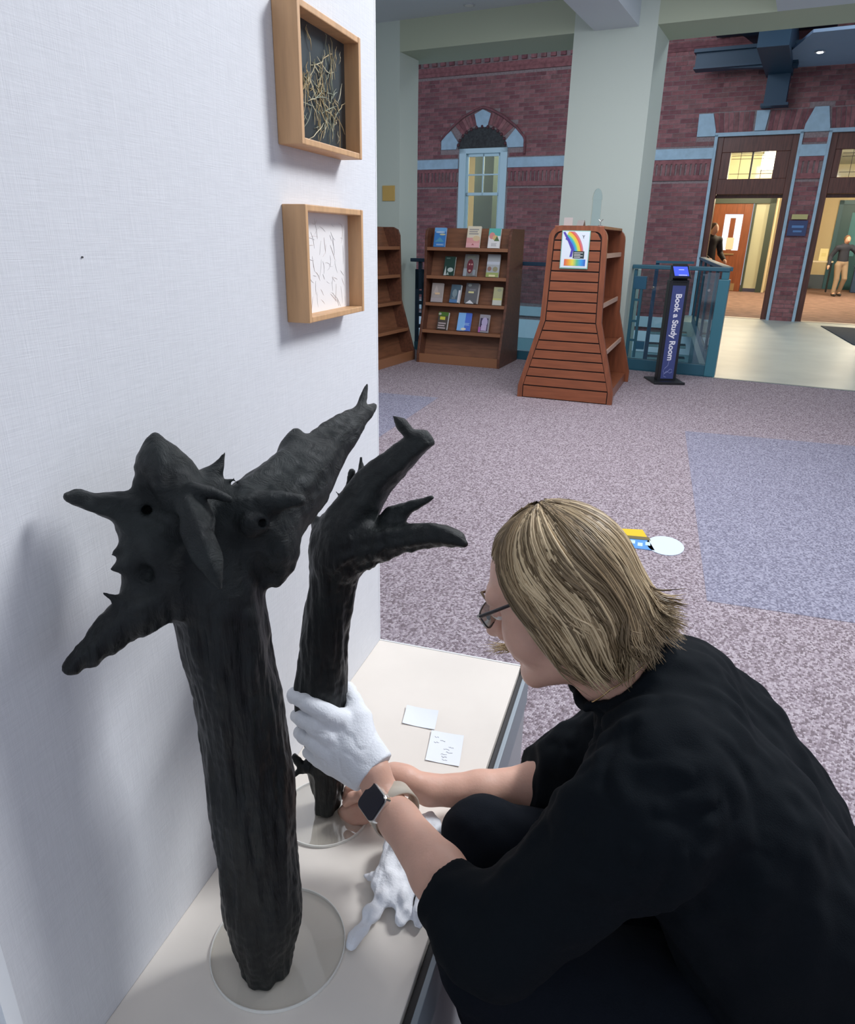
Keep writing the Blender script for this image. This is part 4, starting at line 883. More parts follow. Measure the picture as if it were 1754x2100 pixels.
# framed pictures on the linen panel
M_oak = mat('oak_frame', (.58, .34, .17), rough=.5, var=.12, vscale=10, stretch=(8, 8, .8))
def frame(label, y0, y1, z0, z1):
    t = thing('framed_picture', label, 'picture', (-.5078, (y0 + y1) / 2, (z0 + z1) / 2))
    w, h, th, D = (y1 - y0) / 2, (z1 - z0) / 2, .0085, .036
    for nm, a, c in (('side_rail', (0, -w, -h), (D, -w + th, h)), ('side_rail', (0, w - th, -h), (D, w, h)), ('top_rail', (.0, -w + th, h - th), (D - .0006, w - th, h)), ('bottom_rail', (0, -w + th, -h), (D - .0006, w - th, -h + th))):
        b = MB(); b.box(a, c); build(nm, b, M_oak, t, bevel=.0012)
    return t, w - th, h - th
t, w, h = frame('oak box frame with dried grass stalks on black, upper of two', .945, 1.152, 1.4225, 1.5865)
b = MB(); b.box((.004, -w, -h), (.012, w, h)); build('dark_ground', b, mat('slate_ground', (.028, .040, .046), rough=.35, var=.4, vscale=12), t)
straw = [mat('straw_%d' % i, c, rough=.7) for i, c in enumerate(((.55, .42, .22), (.42, .34, .18), (.62, .55, .36), (.26, .28, .20)))]
for i in range(150):
    y, z = rng.normal(.0, .045), rng.normal(-.008, .038); a = rng.normal(PI / 2, .75); L = rng.uniform(.012, .05) * (1.3 if rng.random() < .3 else 1)
    if abs(y) > w - .012 or abs(z) > h - .012: continue
    P = []
    k = rng.normal(0, 6)
    for s in np.linspace(-.5, .5, 5):
        yy, zz = y + L * s * math.cos(a + k * s * L), z + L * s * math.sin(a + k * s * L); P.append((.0128 + .004 * rng.random(), min(max(yy, -w + .003), w - .003), min(max(zz, -h + .003), h - .003)))
    b = MB(); b.tube(P, [.0003, .0006, .0007, .0006, .0003], 5); build('grass_stalk', b, straw[rng.integers(4)], t)
t, w, h = frame('oak box frame with a white sheet of faint marks, lower of two', .945, 1.152, 1.1915, 1.3495)
b = MB(); b.box((.004, -w, -h), (.012, w, h)); sheet = build('white_sheet', b, mat('art_paper', (.82, .79, .77), rough=.85), t)
marks = [mat('mark_grey', (.56, .52, .52), rough=.9), mat('mark_tan', (.70, .61, .55), rough=.9), mat('mark_pale', (.72, .70, .69), rough=.9), mat('mark_rose', (.74, .62, .60), rough=.9)]
for i in range(70):
    y, z = rng.uniform(-w * .9, w * .9), rng.uniform(-h * .9, h * .8); a = rng.choice([0, -.5, -1.3, 1.4]) + rng.normal(0, .3); L = rng.uniform(.008, .032); k = rng.normal(0, 20); P = []
    for s in np.linspace(-.5, .5, 6):
        P.append((.0122, min(max(y + L * s * math.cos(a + k * s * L), -w + .002), w - .002), min(max(z + L * s * math.sin(a + k * s * L), -h + .002), h - .002)))
    r = rng.uniform(.0002, .0004); b = MB(); b.tube(P, [r * .4, r, r * 1.2, r, r * .8, r * .3], 4); build('drawn_mark', b, marks[rng.integers(4) if rng.random() < .6 else 2], t)

# ---- charred driftwood stumps
def wood_mat():
    M = bpy.data.materials.new('charred_wood'); M.use_nodes = True; nt = M.node_tree; b = nt.nodes['Principled BSDF']
    b.inputs['Roughness'].default_value = .42; b.inputs['Specular IOR Level'].default_value = .32
    tc = nt.nodes.new('ShaderNodeTexCoord'); mp = nt.nodes.new('ShaderNodeMapping'); mp.inputs['Scale'].default_value = (1, 1, .16); nt.links.new(tc.outputs['Object'], mp.inputs[0])
    n = nt.nodes.new('ShaderNodeTexNoise'); n.inputs['Scale'].default_value = 120; n.inputs['Detail'].default_value = 6; nt.links.new(mp.outputs[0], n.inputs['Vector'])
    n3 = nt.nodes.new('ShaderNodeTexNoise'); n3.inputs['Scale'].default_value = 22; n3.inputs['Detail'].default_value = 3; nt.links.new(tc.outputs['Object'], n3.inputs['Vector'])
    cr = nt.nodes.new('ShaderNodeValToRGB'); e = cr.color_ramp.elements; e[0].position = .35; e[0].color = (.0025, .0034, .0038, 1); e[1].position = .7; e[1].color = (.008, .0105, .0105, 1)
    nt.links.new(n3.outputs['Fac'], cr.inputs[0])
    at2 = nt.nodes.new('ShaderNodeAttribute'); at2.attribute_name = 'worn'; c2 = nt.nodes.new('ShaderNodeValToRGB'); e = c2.color_ramp.elements      # roots rubbed smooth and greyer than the charred stem
    e[0].position = .3; e[0].color = (.005, .0068, .0072, 1); e[1].position = .75; e[1].color = (.019, .024, .0235, 1); nt.links.new(n3.outputs['Fac'], c2.inputs[0])
    mx = nt.nodes.new('ShaderNodeMix'); mx.data_type = 'RGBA'; nt.links.new(at2.outputs['Fac'], mx.inputs['Factor']); nt.links.new(cr.outputs[0], mx.inputs['A']); nt.links.new(c2.outputs[0], mx.inputs['B']); nt.links.new(mx.outputs['Result'], b.inputs['Base Color'])
    r = nt.nodes.new('ShaderNodeMapRange'); r.inputs[3].default_value = .28; r.inputs[4].default_value = .62; nt.links.new(n.outputs['Fac'], r.inputs[0]); nt.links.new(r.outputs[0], b.inputs['Roughness'])
    n4 = nt.nodes.new('ShaderNodeTexNoise'); n4.inputs['Scale'].default_value = 48; n4.inputs['Detail'].default_value = 9; n4.inputs['Roughness'].default_value = .68; n4.inputs['Distortion'].default_value = .8; nt.links.new(tc.outputs['Object'], n4.inputs['Vector'])
    mh = nt.nodes.new('ShaderNodeMix'); mh.data_type = 'FLOAT'; nt.links.new(at2.outputs['Fac'], mh.inputs[0]); nt.links.new(n.outputs['Fac'], mh.inputs[2]); nt.links.new(n4.outputs['Fac'], mh.inputs[3])
    bn = nt.nodes.new('ShaderNodeBump'); bn.inputs['Strength'].default_value = .85; bn.inputs['Distance'].default_value = .006; nt.links.new(mh.outputs[0], bn.inputs['Height']); nt.links.new(bn.outputs[0], b.inputs['Normal'])
    return M
M_wood = wood_mat()
def nodes(*L):
    """limb centre line resampled with a smooth spline so that it swells and thins without kinks"""
    A = np.array([list(at(x, y, d)) + [1.09 * hw * d / FPX] for x, y, d, hw in L]); n = len(A); out = []
    for i in range(n - 1):
        p0, p1, p2, p3 = A[max(i - 1, 0)], A[i], A[i + 1], A[min(i + 2, n - 1)]
        for t in (0, .25, .5, .75): out.append(.5 * (2 * p1 + (p2 - p0) * t + (2 * p0 - 5 * p1 + 4 * p2 - p3) * t * t + (3 * p1 - p0 - 3 * p2 + p3) * t ** 3))
    out.append(A[-1]); return [(q[:3], max(float(q[3]), .0012)) for q in out]
def limb(F, L, k=.012, flutes=4, sq=None, fl=1.0, seed=1):
    """root with strands of grain running along it"""
    P = nodes(*L); r_ = np.random.default_rng(seed); F.spline([(p, r * .94) for p, r in P], k=k, sq=sq, fl=fl); A = np.array([p for p, _ in P]); t = A[-1] - A[0]; t /= np.linalg.norm(t)
    e1_ = np.cross(t, (.3, .8, .5)); e1_ /= np.linalg.norm(e1_); e2_ = np.cross(t, e1_)
    for i in range(flutes):
        a = 2 * PI * (i + r_.uniform(-.3, .3)) / flutes; da = r_.uniform(-.7, .7); i0, i1 = r_.integers(0, 3), len(P) - r_.integers(0, 3); q = []
        for n_, (p, r) in enumerate(P[i0:i1]):
            an = a + da * n_ / len(P); o = e1_ * math.cos(an) + e2_ * math.sin(an)
            if sq is not None: s_ = np.array(sq, float); s_ /= np.linalg.norm(s_); o = o - s_ * o.dot(s_) * (1 - fl)
            q.append((p + o * r * .74, r * r_.uniform(.30, .36)))
        F.spline(q, k=.0035)
def driftwood(name, label, F, axis_lo, axis_hi, bark_top, base):
    P, Q = F.surface(); N = normals(P, Q)
    bark = np.clip((bark_top - P[:, 2]) / .08, 0, 1)                # deep bark furrows on the stem, smoother roots
    d = vnoise(P * (95, 95, 13), 3) * .0035 * bark + vnoise(P * (190, 190, 30), 5) * .0016 * bark + vnoise(P * (34, 34, 12), 8) * .003 * bark
    d += (vnoise(P * 38, 9) * .0011 - np.abs(vnoise(P * 62, 19)) * .0010 + vnoise(P * 130, 29) * .0004) * (1 - bark) + vnoise(P * 140, 4) * .0007
    P = P + N * d[:, None]; P[:, 2] = np.maximum(P[:, 2], base)
    c = np.array([axis_lo[0], axis_lo[1], base]); me = np_mesh(name, P - c, Q, M_wood); aa = me.attributes.new('worn', 'FLOAT', 'POINT'); aa.data.foreach_set('value', (1 - bark).astype(np.float32)); o = link(name, me, None, tuple(c)); return tag(o, label, 'driftwood')
F = Field(np.arange(-.505, -.03, .0025), np.arange(.30, .80, .0025), np.arange(.448, 1.24, .0025))
F.spline(nodes((545, 1988, .885, 42), (545, 1930, .872, 54), (541, 1865, .862, 72), (536, 1810, .85, 74), (530, 1750, .838, 75), (519, 1640, .813, 83), (504, 1540, .79, 80), (487, 1420, .755, 77), (464, 1310, .73, 80), (450, 1220, .712, 85), (440, 1130, .70, 88)), k=.012)
up_ = (.25, .9, .3)
limb(F, ((465, 1095, .70, 72), (530, 1060, .71, 82), (603, 992, .735, 70), (664, 928, .765, 47), (716, 874, .79, 29), (748, 846, .81, 16)), k=.012, sq=up_, fl=.62, seed=2, flutes=5)
limb(F, ((545, 1110, .71, 70), (572, 1155, .715, 34), (564, 1188, .715, 17)), k=.02, sq=up_, fl=.7, seed=7)
F.spline(nodes((600, 912, .74, 20), (606, 888, .74, 10)), k=.012); F.spline(nodes((734, 852, .80, 13), (745, 815, .81, 8), (753, 790, .815, 4)), k=.006); F.spline(nodes((750, 848, .81, 14), (768, 832, .82, 7)), k=.005)
limb(F, ((400, 1060, .685, 68), (343, 985, .665, 66), (328, 935, .658, 40), (319, 905, .656, 17), (319, 893, .656, 8)), k=.012, sq=up_, fl=.75, seed=3, flutes=5)
limb(F, ((300, 1060, .67, 46), (255, 1042, .655, 33), (200, 1033, .642, 22), (165, 1023, .636, 19), (142, 1020, .632, 13)), k=.014, seed=4)
F.spline(nodes((320, 1100, .675, 62), (310, 1165, .67, 50)), k=.02)
F.spline(nodes((290, 1112, .66, 30), (258, 1128, .655, 17), (231, 1137, .652, 4)), k=.006); F.spline(nodes((300, 1140, .655, 32), (258, 1158, .65, 19), (228, 1168, .648, 5)), k=.006)
limb(F, ((385, 1180, .695, 62), (310, 1232, .67, 54), (240, 1285, .655, 40), (180, 1340, .643, 27), (146, 1371, .635, 16)), k=.02, seed=5)
F.spline(nodes((255, 1240, .65, 16), (232, 1226, .645, 9), (207, 1214, .64, 3)), k=.006)
F.spline(nodes((425, 990, .68, 28), (445, 962, .68, 13), (461, 930, .68, 3)), k=.006); F.spline(nodes((455, 1012, .68, 20), (463, 992, .68, 8), (482, 981, .68, 2)), k=.006)
limb(F, ((375, 1005, .655, 34), (408, 1085, .632, 36), (430, 1150, .622, 27), (452, 1208, .622, 4)), k=.007, seed=6, flutes=3)
F.spline(nodes((395, 1000, .64, 14), (440, 1012, .64, 12), (470, 1024, .645, 7)), k=.004)
F.spline(nodes((495, 1045, .68, 38), (560, 1030, .665, 22), (616, 1026, .655, 15)), k=.008); F.spline(nodes((520, 1075, .66, 26), (535, 1070, .655, 18)), k=.006)
F.spline(nodes((325, 1110, .655, 26), (345, 1160, .655, 24), (360, 1215, .672, 14)), k=.014)
F.ell(at(350, 1090, .632), (.009, .018, .013), k=.008, cut=True); F.spline(nodes((306, 1075, .652, 10), (314, 1130, .646, 13), (330, 1190, .652, 12), (345, 1225, .665, 7)), k=.005); F.ell(at(292, 1180, .640), (.007, .012, .008), k=.006, cut=True); F.spline(nodes((445, 1045, .632, 10), (466, 1110, .64, 14), (482, 1185, .655, 7)), k=.014, cut=True)
F.spline(nodes((300, 1045, .62, 6), (302, 1046, .66, 8)), k=.006, cut=True); F.spline(nodes((536, 1072, .63, 5), (538, 1072, .66, 8)), k=.005, cut=True)
S1 = driftwood('driftwood_stump', 'large black driftwood stump with spreading roots on top, nearest the viewer', F, (-.36, .535), None, 1.03, PZ + .0048)
F = Field(np.arange(-.50, -.13, .0025), np.arange(.62, .95, .0025), np.arange(.455, 1.22, .0025))
F.spline(nodes((672, 1648, 1.122, 24), (672, 1610, 1.115, 29), (668, 1540, 1.093, 35), (660, 1470, 1.065, 43), (659, 1400, 1.043, 46), (668, 1300, 1.012, 43), (680, 1200, .985, 44), (690, 1130, .965, 52), (706, 1095, .955, 52)), k=.012)
limb(F, ((710, 1085, .952, 50), (741, 1030, .945, 40), (767, 990, .94, 36), (803, 957, .93, 30), (845, 920, .92, 24), (872, 905, .915, 15), (884, 906, .915, 7)), k=.012, seed=9)
F.spline(nodes((868, 897, .915, 13), (842, 890, .91, 9), (827, 874, .91, 12), (808, 855, .905, 3)), k=.006)
F.spline(nodes((744, 995, .95, 15), (741, 965, .95, 6), (741, 940, .95, 4)), k=.008); F.spline(nodes((695, 1060, .955, 22), (704, 1025, .955, 9), (713, 993, .955, 4.5), (722, 968, .955, 6)), k=.006); F.spline(nodes((703, 1025, .955, 6), (689, 1007, .955, 2)), k=.004)
F.spline(nodes((782, 1072, .945, 10), (805, 1058, .94, 18), (842, 1040, .93, 13), (885, 1021, .92, 6)), k=.004)
F.spline(nodes((785, 1080, .945, 5), (806, 1082, .94, 2.5)), k=.003)
limb(F, ((715, 1128, .955, 50), (772, 1115, .94, 40), (830, 1102, .925, 28), (888, 1094, .91, 22), (932, 1102, .905, 18), (955, 1116, .90, 9)), k=.016, seed=10, flutes=5)
F.spline(nodes((668, 1112, .965, 30), (650, 1078, .965, 15), (643, 1056, .965, 6)), k=.01)
F.spline(nodes((655, 1572, 1.10, 22), (625, 1573, 1.09, 10), (603, 1551, 1.085, 3)), k=.008); F.spline(nodes((625, 1577, 1.09, 8), (597, 1593, 1.085, 2.5)), k=.005)
S2 = driftwood('driftwood_stump', 'slimmer black driftwood stump held by the woman, one long curved root', F, (-.40, .79), None, .99, PZ + .0055)

# ---- spare white gloves lying crumpled on the plinth
M_glove = mat('white_cotton', (.80, .82, .86), rough=.9, bump=.25, bscale=350, sheen=.2)
def loose_glove(label, base, wrist, tips, seed, hz=.012):
    c = np.array([base[0], base[1], PZ]); F = Field(np.arange(base[0] - .12, base[0] + .12, .0022), np.arange(base[1] - .13, base[1] + .13, .0022), np.arange(PZ - .004, PZ + .06, .0022))
    B = np.array([base[0], base[1], PZ + hz]); Wr = np.array([wrist[0], wrist[1], PZ + hz * wrist[2]])
    F.cap(B, Wr, .026, .024, .01, sq=(0, 0, 1), fl=.5); F.ell(B, (.034, .032, .014), k=.01)
    for (x, y, zz, bz) in tips:
        T = np.array([x, y, PZ + zz]); M_ = B * .45 + T * .55 + np.array([0, 0, bz]); R_ = B * .85 + T * .15
        F.chain([(R_, .011), (M_, .0095), (T, .0075)], k=.008, sq=(0, 0, 1), fl=.75)
    F.half((0, 0, PZ + .001), (0, 0, -1), (base[0] - .12, base[1] - .13, PZ - .01), (base[0] + .12, base[1] + .13, PZ + .03), .002)
    P, Q = F.surface(); N = normals(P, Q); d = vnoise(P * (60, 60, 60), seed) * .004 + .0012 - np.abs(vnoise(P * (110, 45, 80), seed + 1)) * .0055 + vnoise(P * (240, 120, 240), seed + 2) * .001
    P = P + N * d[:, None] * np.clip((P[:, 2] - PZ - .001) / .006, 0, 1)[:, None]
    P[:, 2] = np.maximum(P[:, 2], PZ + .0006)
    o = link('cotton_glove', np_mesh('cotton_glove', relax(P, Q, 2) - c, Q, M_glove), None, tuple(c)); return tag(o, label, 'glove', 'spare white cotton gloves')
loose_glove('crumpled white cotton glove on the plinth, one finger pointing at the viewer', (-.247, .686), (-.258, .745, 2.2), [(-.272, .588, .009, .004), (-.262, .632, .008, .010), (-.222, .638, .010, .004), (-.208, .650, .008, .006), (-.290, .690, .012, .004)], 21, .016)
loose_glove('white cotton glove half hidden under the woman\'s elbow', (-.212, .745), (-.235, .79, 1.6), [(-.199, .640, .010, .006), (-.192, .700, .010, .004), (-.255, .70, .024, .006)], 33, .017)

# ================================================================== THE WOMAN
WB = np.array([.10, .76, 0.0])
WO = thing('person', 'crouching person with blond bob, glasses and black shirt, one white glove, holding the slimmer stump', 'person', tuple(WB))
M_skin = mat('skin', (.68, .395, .295), rough=.5, var=.06, vscale=30, bump=.08, bscale=250)
M_skin.node_tree.nodes['Principled BSDF'].inputs['Subsurface Weight'].default_value = .12
M_skin.node_tree.nodes['Principled BSDF'].inputs['Subsurface Radius'].default_value = (.012, .005, .003)
M_shirt = mat('black_knit', (.0042, .0062, .0085), rough=.9, bump=.2, bscale=700, spec=.12)
M_trou = mat('dark_navy_trousers', (.0045, .0065, .0105), rough=.95, bump=.2, bscale=600, spec=.15)

# head frame: f forward, l to her left (towards the viewer), u up
HP, HY = math.radians(20), math.radians(7)
HF = np.array([-math.cos(HP) * math.cos(HY), math.cos(HP) * math.sin(HY), -math.sin(HP)])
HU = np.array([-math.sin(HP) * math.cos(HY), math.sin(HP) * math.sin(HY), math.cos(HP)])
HL = np.cross(HU, HF); HB = np.array([HF, HL, HU])
HC = np.array([-.070, .79, .903])
def hd(f, l, u): return HC + HF * f + HL * l + HU * u
EL_L, WR_L = at(985, 1905, .80), at(787, 1640, 1.0)
EL_R, WR_R = at(1092, 1618, 1.115), at(822, 1592, 1.088)
SH_L, SH_R = np.array([.07, .635, .745]), np.array([.065, .925, .640])
def pxr(x, y, d, hw): return (at(x, y, d), hw * d / FPX)

xs = axis_grid([(-.42, .07, .0024), (.07, .47, .008)]); ys = axis_grid([(.48, .66, .005), (.66, .90, .0024), (.90, 1.06, .006)]); zs_ = axis_grid([(0.0, .44, .009), (.44, 1.04, .0024)])
F = Field(xs, ys, zs_)
for l_ in (-1, 1):                                                   # legs and trunk core, inside the clothes
    F.chain([(np.array([.30, .79 + .085 * -l_, .31]), .08), (np.array([-.095, .612, .485]) if l_ > 0 else np.array([-.140, .775, .497]), .040), (np.array([-.02, .612, .11]) if l_ > 0 else np.array([.03, .80, .11]), .030), (np.array([-.06, .612 if l_ > 0 else .80, .045]), .026)], k=.02)
F.chain([(np.array([.09, .79, .72]), .058), (np.array([.17, .79, .63]), .07), (np.array([.25, .79, .50]), .075), (np.array([.30, .79, .33]), .09)], k=.03)
F.chain([(SH_L, .055), (EL_L, .037)], k=.03); F.chain([(SH_R, .048), (EL_R, .038)], k=.03)
F.cap(SH_L, (.09, .79, .74), .045, .05, .03); F.cap(SH_R, (.09, .79, .70), .04, .045, .03)
# left forearm and (gloved) hand core
F.chain([(EL_L, .036), (EL_L * .62 + WR_L * .38, .0345), (EL_L * .2 + WR_L * .8, .0265), (WR_L, .0245), (at(765, 1582, 1.005), .023)], k=.012)
F.chain([pxr(765, 1582, 1.008, 30), pxr(690, 1515, 1.026, 30)], k=.012, sq=at(720, 1540, 1.0) - np.array([0, 0, CAMH]), fl=.55)
# right forearm, wrist and bare hand at the foot of the stump
F.chain([(EL_R, .037), pxr(985, 1622, 1.102, 39), pxr(880, 1620, 1.092, 29), pxr(830, 1598, 1.087, 26), pxr(808, 1592, 1.088, 26)], k=.012)
F.chain([pxr(806, 1594, 1.09, 24), pxr(786, 1622, 1.096, 29), pxr(762, 1648, 1.105, 27)], k=.012, sq=(.2, -.5, .85), fl=.7)
F.chain([pxr(768, 1622, 1.09, 15), pxr(744, 1630, 1.088, 12.5), pxr(722, 1636, 1.092, 11), pxr(711, 1646, 1.097, 9.5)], k=.005)          # thumb
F.chain([pxr(775, 1610, 1.108, 13), pxr(742, 1614, 1.112, 11), pxr(716, 1620, 1.118, 10), pxr(708, 1634, 1.13, 8.5)], k=.004)            # index
F.chain([pxr(752, 1648, 1.108, 13), pxr(724, 1654, 1.112, 11), pxr(708, 1660, 1.118, 10), pxr(700, 1664, 1.13, 8.5)], k=.004)
F.chain([pxr(756, 1664, 1.108, 12), pxr(730, 1670, 1.110, 10.5), pxr(712, 1672, 1.115, 9.5), pxr(702, 1672, 1.125, 8)], k=.004)
F.chain([pxr(764, 1674, 1.104, 11), pxr(744, 1681, 1.103, 9.5), pxr(727, 1683, 1.106, 8.5), pxr(716, 1682, 1.112, 7.5)], k=.004)
# neck and head
F.chain([(hd(-.022, 0, -.055), .056), (np.array([.035, .79, .79]), .058)], k=.02)
F.ell(hd(-.008, 0, .022), (.088, .073, .084), HB, k=.012)
F.ell(hd(.022, 0, -.03), (.056, .058, .080), HB, k=.02)
for l_ in (-1, 1):
    F.cap(hd(-.02, l_ * .048, -.062), hd(.052, l_ * .018, -.100), .021, .017, .02)
    F.ell(hd(.042, l_ * .038, -.038), (.026, .023, .028), HB, k=.02)
    F.cap(hd(.068, l_ * .040, .020), hd(.076, l_ * .012, .017), .011, .012, .014)
    F.cap(hd(.084, l_ * .013, -.043), hd(.091, l_ * .004, -.040), .0075, .008, .006)
    F.ell(hd(.081, l_ * .031, -.002), (.013, .015, .011), HB, k=.012, cut=True)
    F.ell(hd(-.014, l_ * .074, -.008), (.017, .008, .030), HB, k=.006); F.ell(hd(-.010, l_ * .081, -.006), (.008, .004, .016), HB, k=.004, cut=True)
    F.cap(hd(.071, l_ * .019, -.0705), hd(.078, 0, -.066), .0045, .0058, .006); F.cap(hd(.069, l_ * .016, -.0765), hd(.0745, 0, -.0785), .005, .0068, .006)
F.cap(hd(.074, 0, .008), hd(.098, 0, -.037), .0082, .0098, .010); F.ell(hd(.102, 0, -.040), (.0088, .0095, .0085), HB, k=.006)
F.ell(hd(.060, 0, -.104), (.018, .020, .017), HB, k=.014); F.ell(hd(.066, 0, -.055), (.014, .026, .022), HB, k=.012)
for l_ in (-1, 1): F.ell(hd(.091, l_ * .0095, -.0490), (.004, .0028, .003), HB, k=.003, cut=True)
P, Q = F.surface(); body = link('body', np_mesh('body', relax(P, Q, 1) - WB, Q, M_skin), WO)

def part(name, F, m, it=1, disp=None, parent=WO, label=None):
    P, Q = F.surface(); P = relax(P, Q, it)
    if disp is not None: P = P + normals(P, Q) * disp(P)[:, None]
    o = link(name, np_mesh(name, P - WB, Q, m), parent)
    if label: o['label'] = label
    return o
# shirt
F = Field(np.arange(-.22, .50, .0045), np.arange(.46, 1.12, .0045), np.arange(.22, .92, .0045))
for s in (-1, 1):
    w_ = .024 if s > 0 else 0.0
    F.chain([(np.array([.088 + w_ * .2, .79 + s * .070, .752 - w_]), .090), (np.array([.150, .79 + s * .080, .668 - w_]), .106), (np.array([.215, .79 + s * .076, .574 - w_ * .8]), .111), (np.array([.268, .79 + s * .072, .465]), .118), (np.array([.300, .79 + s * .072, .36]), .125)], k=.05)
F.cap((.07, .79, .775), (.035, .79, .80), .085, .065, .03)
HM_L = at(922, 1826, .852); D_L = (WR_L - EL_L) / np.linalg.norm(WR_L - EL_L)
F.chain([(np.array([.075, .665, .755]), .082), (SH_L + np.array([-.02, -.005, -.02]), .076), (EL_L + np.array([.025, 0, .0]), .056), (EL_L, .051)], k=.03)
F.cap(EL_L, HM_L + D_L * .04, .050, .042, .015)
HM_R = at(1078, 1612, 1.113); D_R = (WR_R - EL_R) / np.linalg.norm(WR_R - EL_R)
F.chain([(np.array([.085, .895, .690]), .080), (SH_R, .070), (SH_R * .4 + EL_R * .6, .060), (EL_R, .052), (HM_R + D_R * .03, .047)], k=.02)
F.half(HM_L, D_L, HM_L - .10, HM_L + .10, .003); F.half(HM_R, D_R, HM_R - .09, HM_R + .09, .003)
nk = np.array([-.66, 0, .75]); NC = np.array([.012, .79, .815])
e1 = np.array([0, 1.0, 0]); e2 = np.cross(nk, e1)
F.half(NC, nk, NC - .10, NC + .10, .006)
for i in range(18):
    a0, a1 = 2 * PI * i / 18, 2 * PI * (i + 1) / 18
    F.cap(NC + (e1 * math.cos(a0) + e2 * math.sin(a0)) * .066 - nk * .004, NC + (e1 * math.cos(a1) + e2 * math.sin(a1)) * .066 - nk * .004, .0085, .0085, .006)
F.cap(NC - nk * .02, NC + nk * .06, .055, .055, .004, cut=True)
def folds(P):
    d = vnoise(P * (16, 26, 16), 11) * .006 + vnoise(P * (34, 60, 34), 12) * .0035
    near = np.exp(-((P - SH_L) ** 2).sum(1) / .012) + np.exp(-((P - SH_R) ** 2).sum(1) / .012) + .8 * np.exp(-((P - np.array([.0, .75, .70])) ** 2).sum(1) / .008)
    return d + near * (np.abs(vnoise(P * (45, 30, 45), 13)) * .012 - .003)
shirt = part('shirt', F, M_shirt, 1, folds)
# trousers
F = Field(np.arange(-.22, .50, .005), np.arange(.48, 1.06, .005), np.arange(.06, .60, .005))
for kn, y, hy in ((np.array([-.098, .612, .487]), .612, .70), (np.array([-.146, .772, .500]), .80, .88)):
    F.chain([(np.array([.30, hy, .31]), .110), (kn * .5 + np.array([.15, hy * .5, .155]) + np.array([0, 0, .01]), .088), (kn, .062 if y < .7 else .055), (kn * .45 + np.array([-.005 if y < .7 else .02, .55 * y, .09]), .050), (np.array([-.02 if y < .7 else .03, y, .13]), .052), (np.array([-.0 if y < .7 else .04, y, .095]), .052)], k=.018)
F.cap((.31, .72, .31), (.31, .86, .31), .13, .13, .03)
part('trousers', F, M_trou, 1, lambda P: vnoise(P * (22, 40, 22), 15) * .004 + vnoise(P * (60, 60, 60), 16) * .0012)
for y in (.612, .80):
    F = Field(np.arange(-.15, .12, .004), np.arange(y - .07, y + .07, .004), np.arange(-.004, .12, .004))
    F.chain([(np.array([.03, y, .045]), .042), (np.array([-.04, y, .042]), .042), (np.array([-.108, y, .032]), .036)], k=.02); F.cap((-.01, y, .08), (-.01, y, .10), .044, .044, .015)
    F.half((0, y, .004), (0, 0, -1), (-.2, y - .1, -.05), (.2, y + .1, .05), .002); part('shoe', F, mat('shoe_black', (.012, .012, .013), rough=.5))

# white cotton glove on her left hand, closed round the stump
toC = np.array([0, 0, CAMH]) - at(700, 1510, 1.0)
F = Field(np.arange(-.47, -.25, .0019), np.arange(.64, .90, .0019), np.arange(.48, .73, .0019))
F.chain([pxr(772, 1582, 1.002, 46), pxr(742, 1548, 1.012, 42)], k=.012, sq=toC, fl=.72)
F.chain([pxr(752, 1545, 1.012, 34), pxr(700, 1478, 1.030, 27)], k=.012, sq=toC, fl=.62)
F.chain([pxr(742, 1560, 1.010, 36), pxr(675, 1508, 1.022, 26)], k=.012, sq=toC, fl=.62)
F.chain([pxr(738, 1580, 1.012, 32), pxr(672, 1545, 1.024, 26)], k=.012, sq=toC, fl=.62)
F.chain([pxr(738, 1596, 1.016, 24), pxr(680, 1568, 1.032, 20)], k=.012, sq=toC, fl=.7)
F.cap(at(705, 1490, 1.03), at(738, 1500, 1.03), .016, .018, .014)
F.chain([pxr(752, 1530, 1.024, 26), pxr(738, 1475, 1.040, 25), pxr(724, 1440, 1.060, 18), pxr(713, 1415, 1.084, 13.5), pxr(704, 1408, 1.104, 11)], k=.010)                # thumb
F.chain([pxr(700, 1478, 1.026, 25), pxr(668, 1463, 1.012, 21.5), pxr(632, 1442, 1.012, 19.5), pxr(605, 1425, 1.036, 16.5), pxr(603, 1432, 1.078, 13)], k=.0028)    # index
F.chain([pxr(675, 1508, 1.020, 25), pxr(648, 1490, 1.014, 20.5), pxr(622, 1474, 1.026, 17.5), pxr(610, 1468, 1.06, 14), pxr(622, 1472, 1.09, 12)], k=.0028)
F.chain([pxr(672, 1542, 1.022, 24), pxr(645, 1522, 1.020, 20), pxr(625, 1508, 1.040, 16.5), pxr(616, 1502, 1.066, 13.5), pxr(632, 1506, 1.098, 11)], k=.0028)
F.chain([pxr(680, 1568, 1.032, 21), pxr(657, 1556, 1.032, 17.5), pxr(640, 1546, 1.050, 14.5), pxr(634, 1542, 1.074, 12), pxr(646, 1546, 1.10, 9.5)], k=.0028)
F.half(at(769, 1581, 1.0), np.array(at(803, 1620, .985) - at(735, 1540, 1.015)), at(769, 1581, 1.0) - .07, at(769, 1581, 1.0) + .07, .003)
def gfold(P):
    return vnoise(P * 30, 31) * .0012 - np.clip(np.abs(vnoise(P * (50, 25, 50), 32)) * -.004 + .0012, 0, 1) + vnoise(P * 120, 34) * .0002
glove = part('glove', F, M_glove, 2, gfold, label='white cotton glove on the left hand')

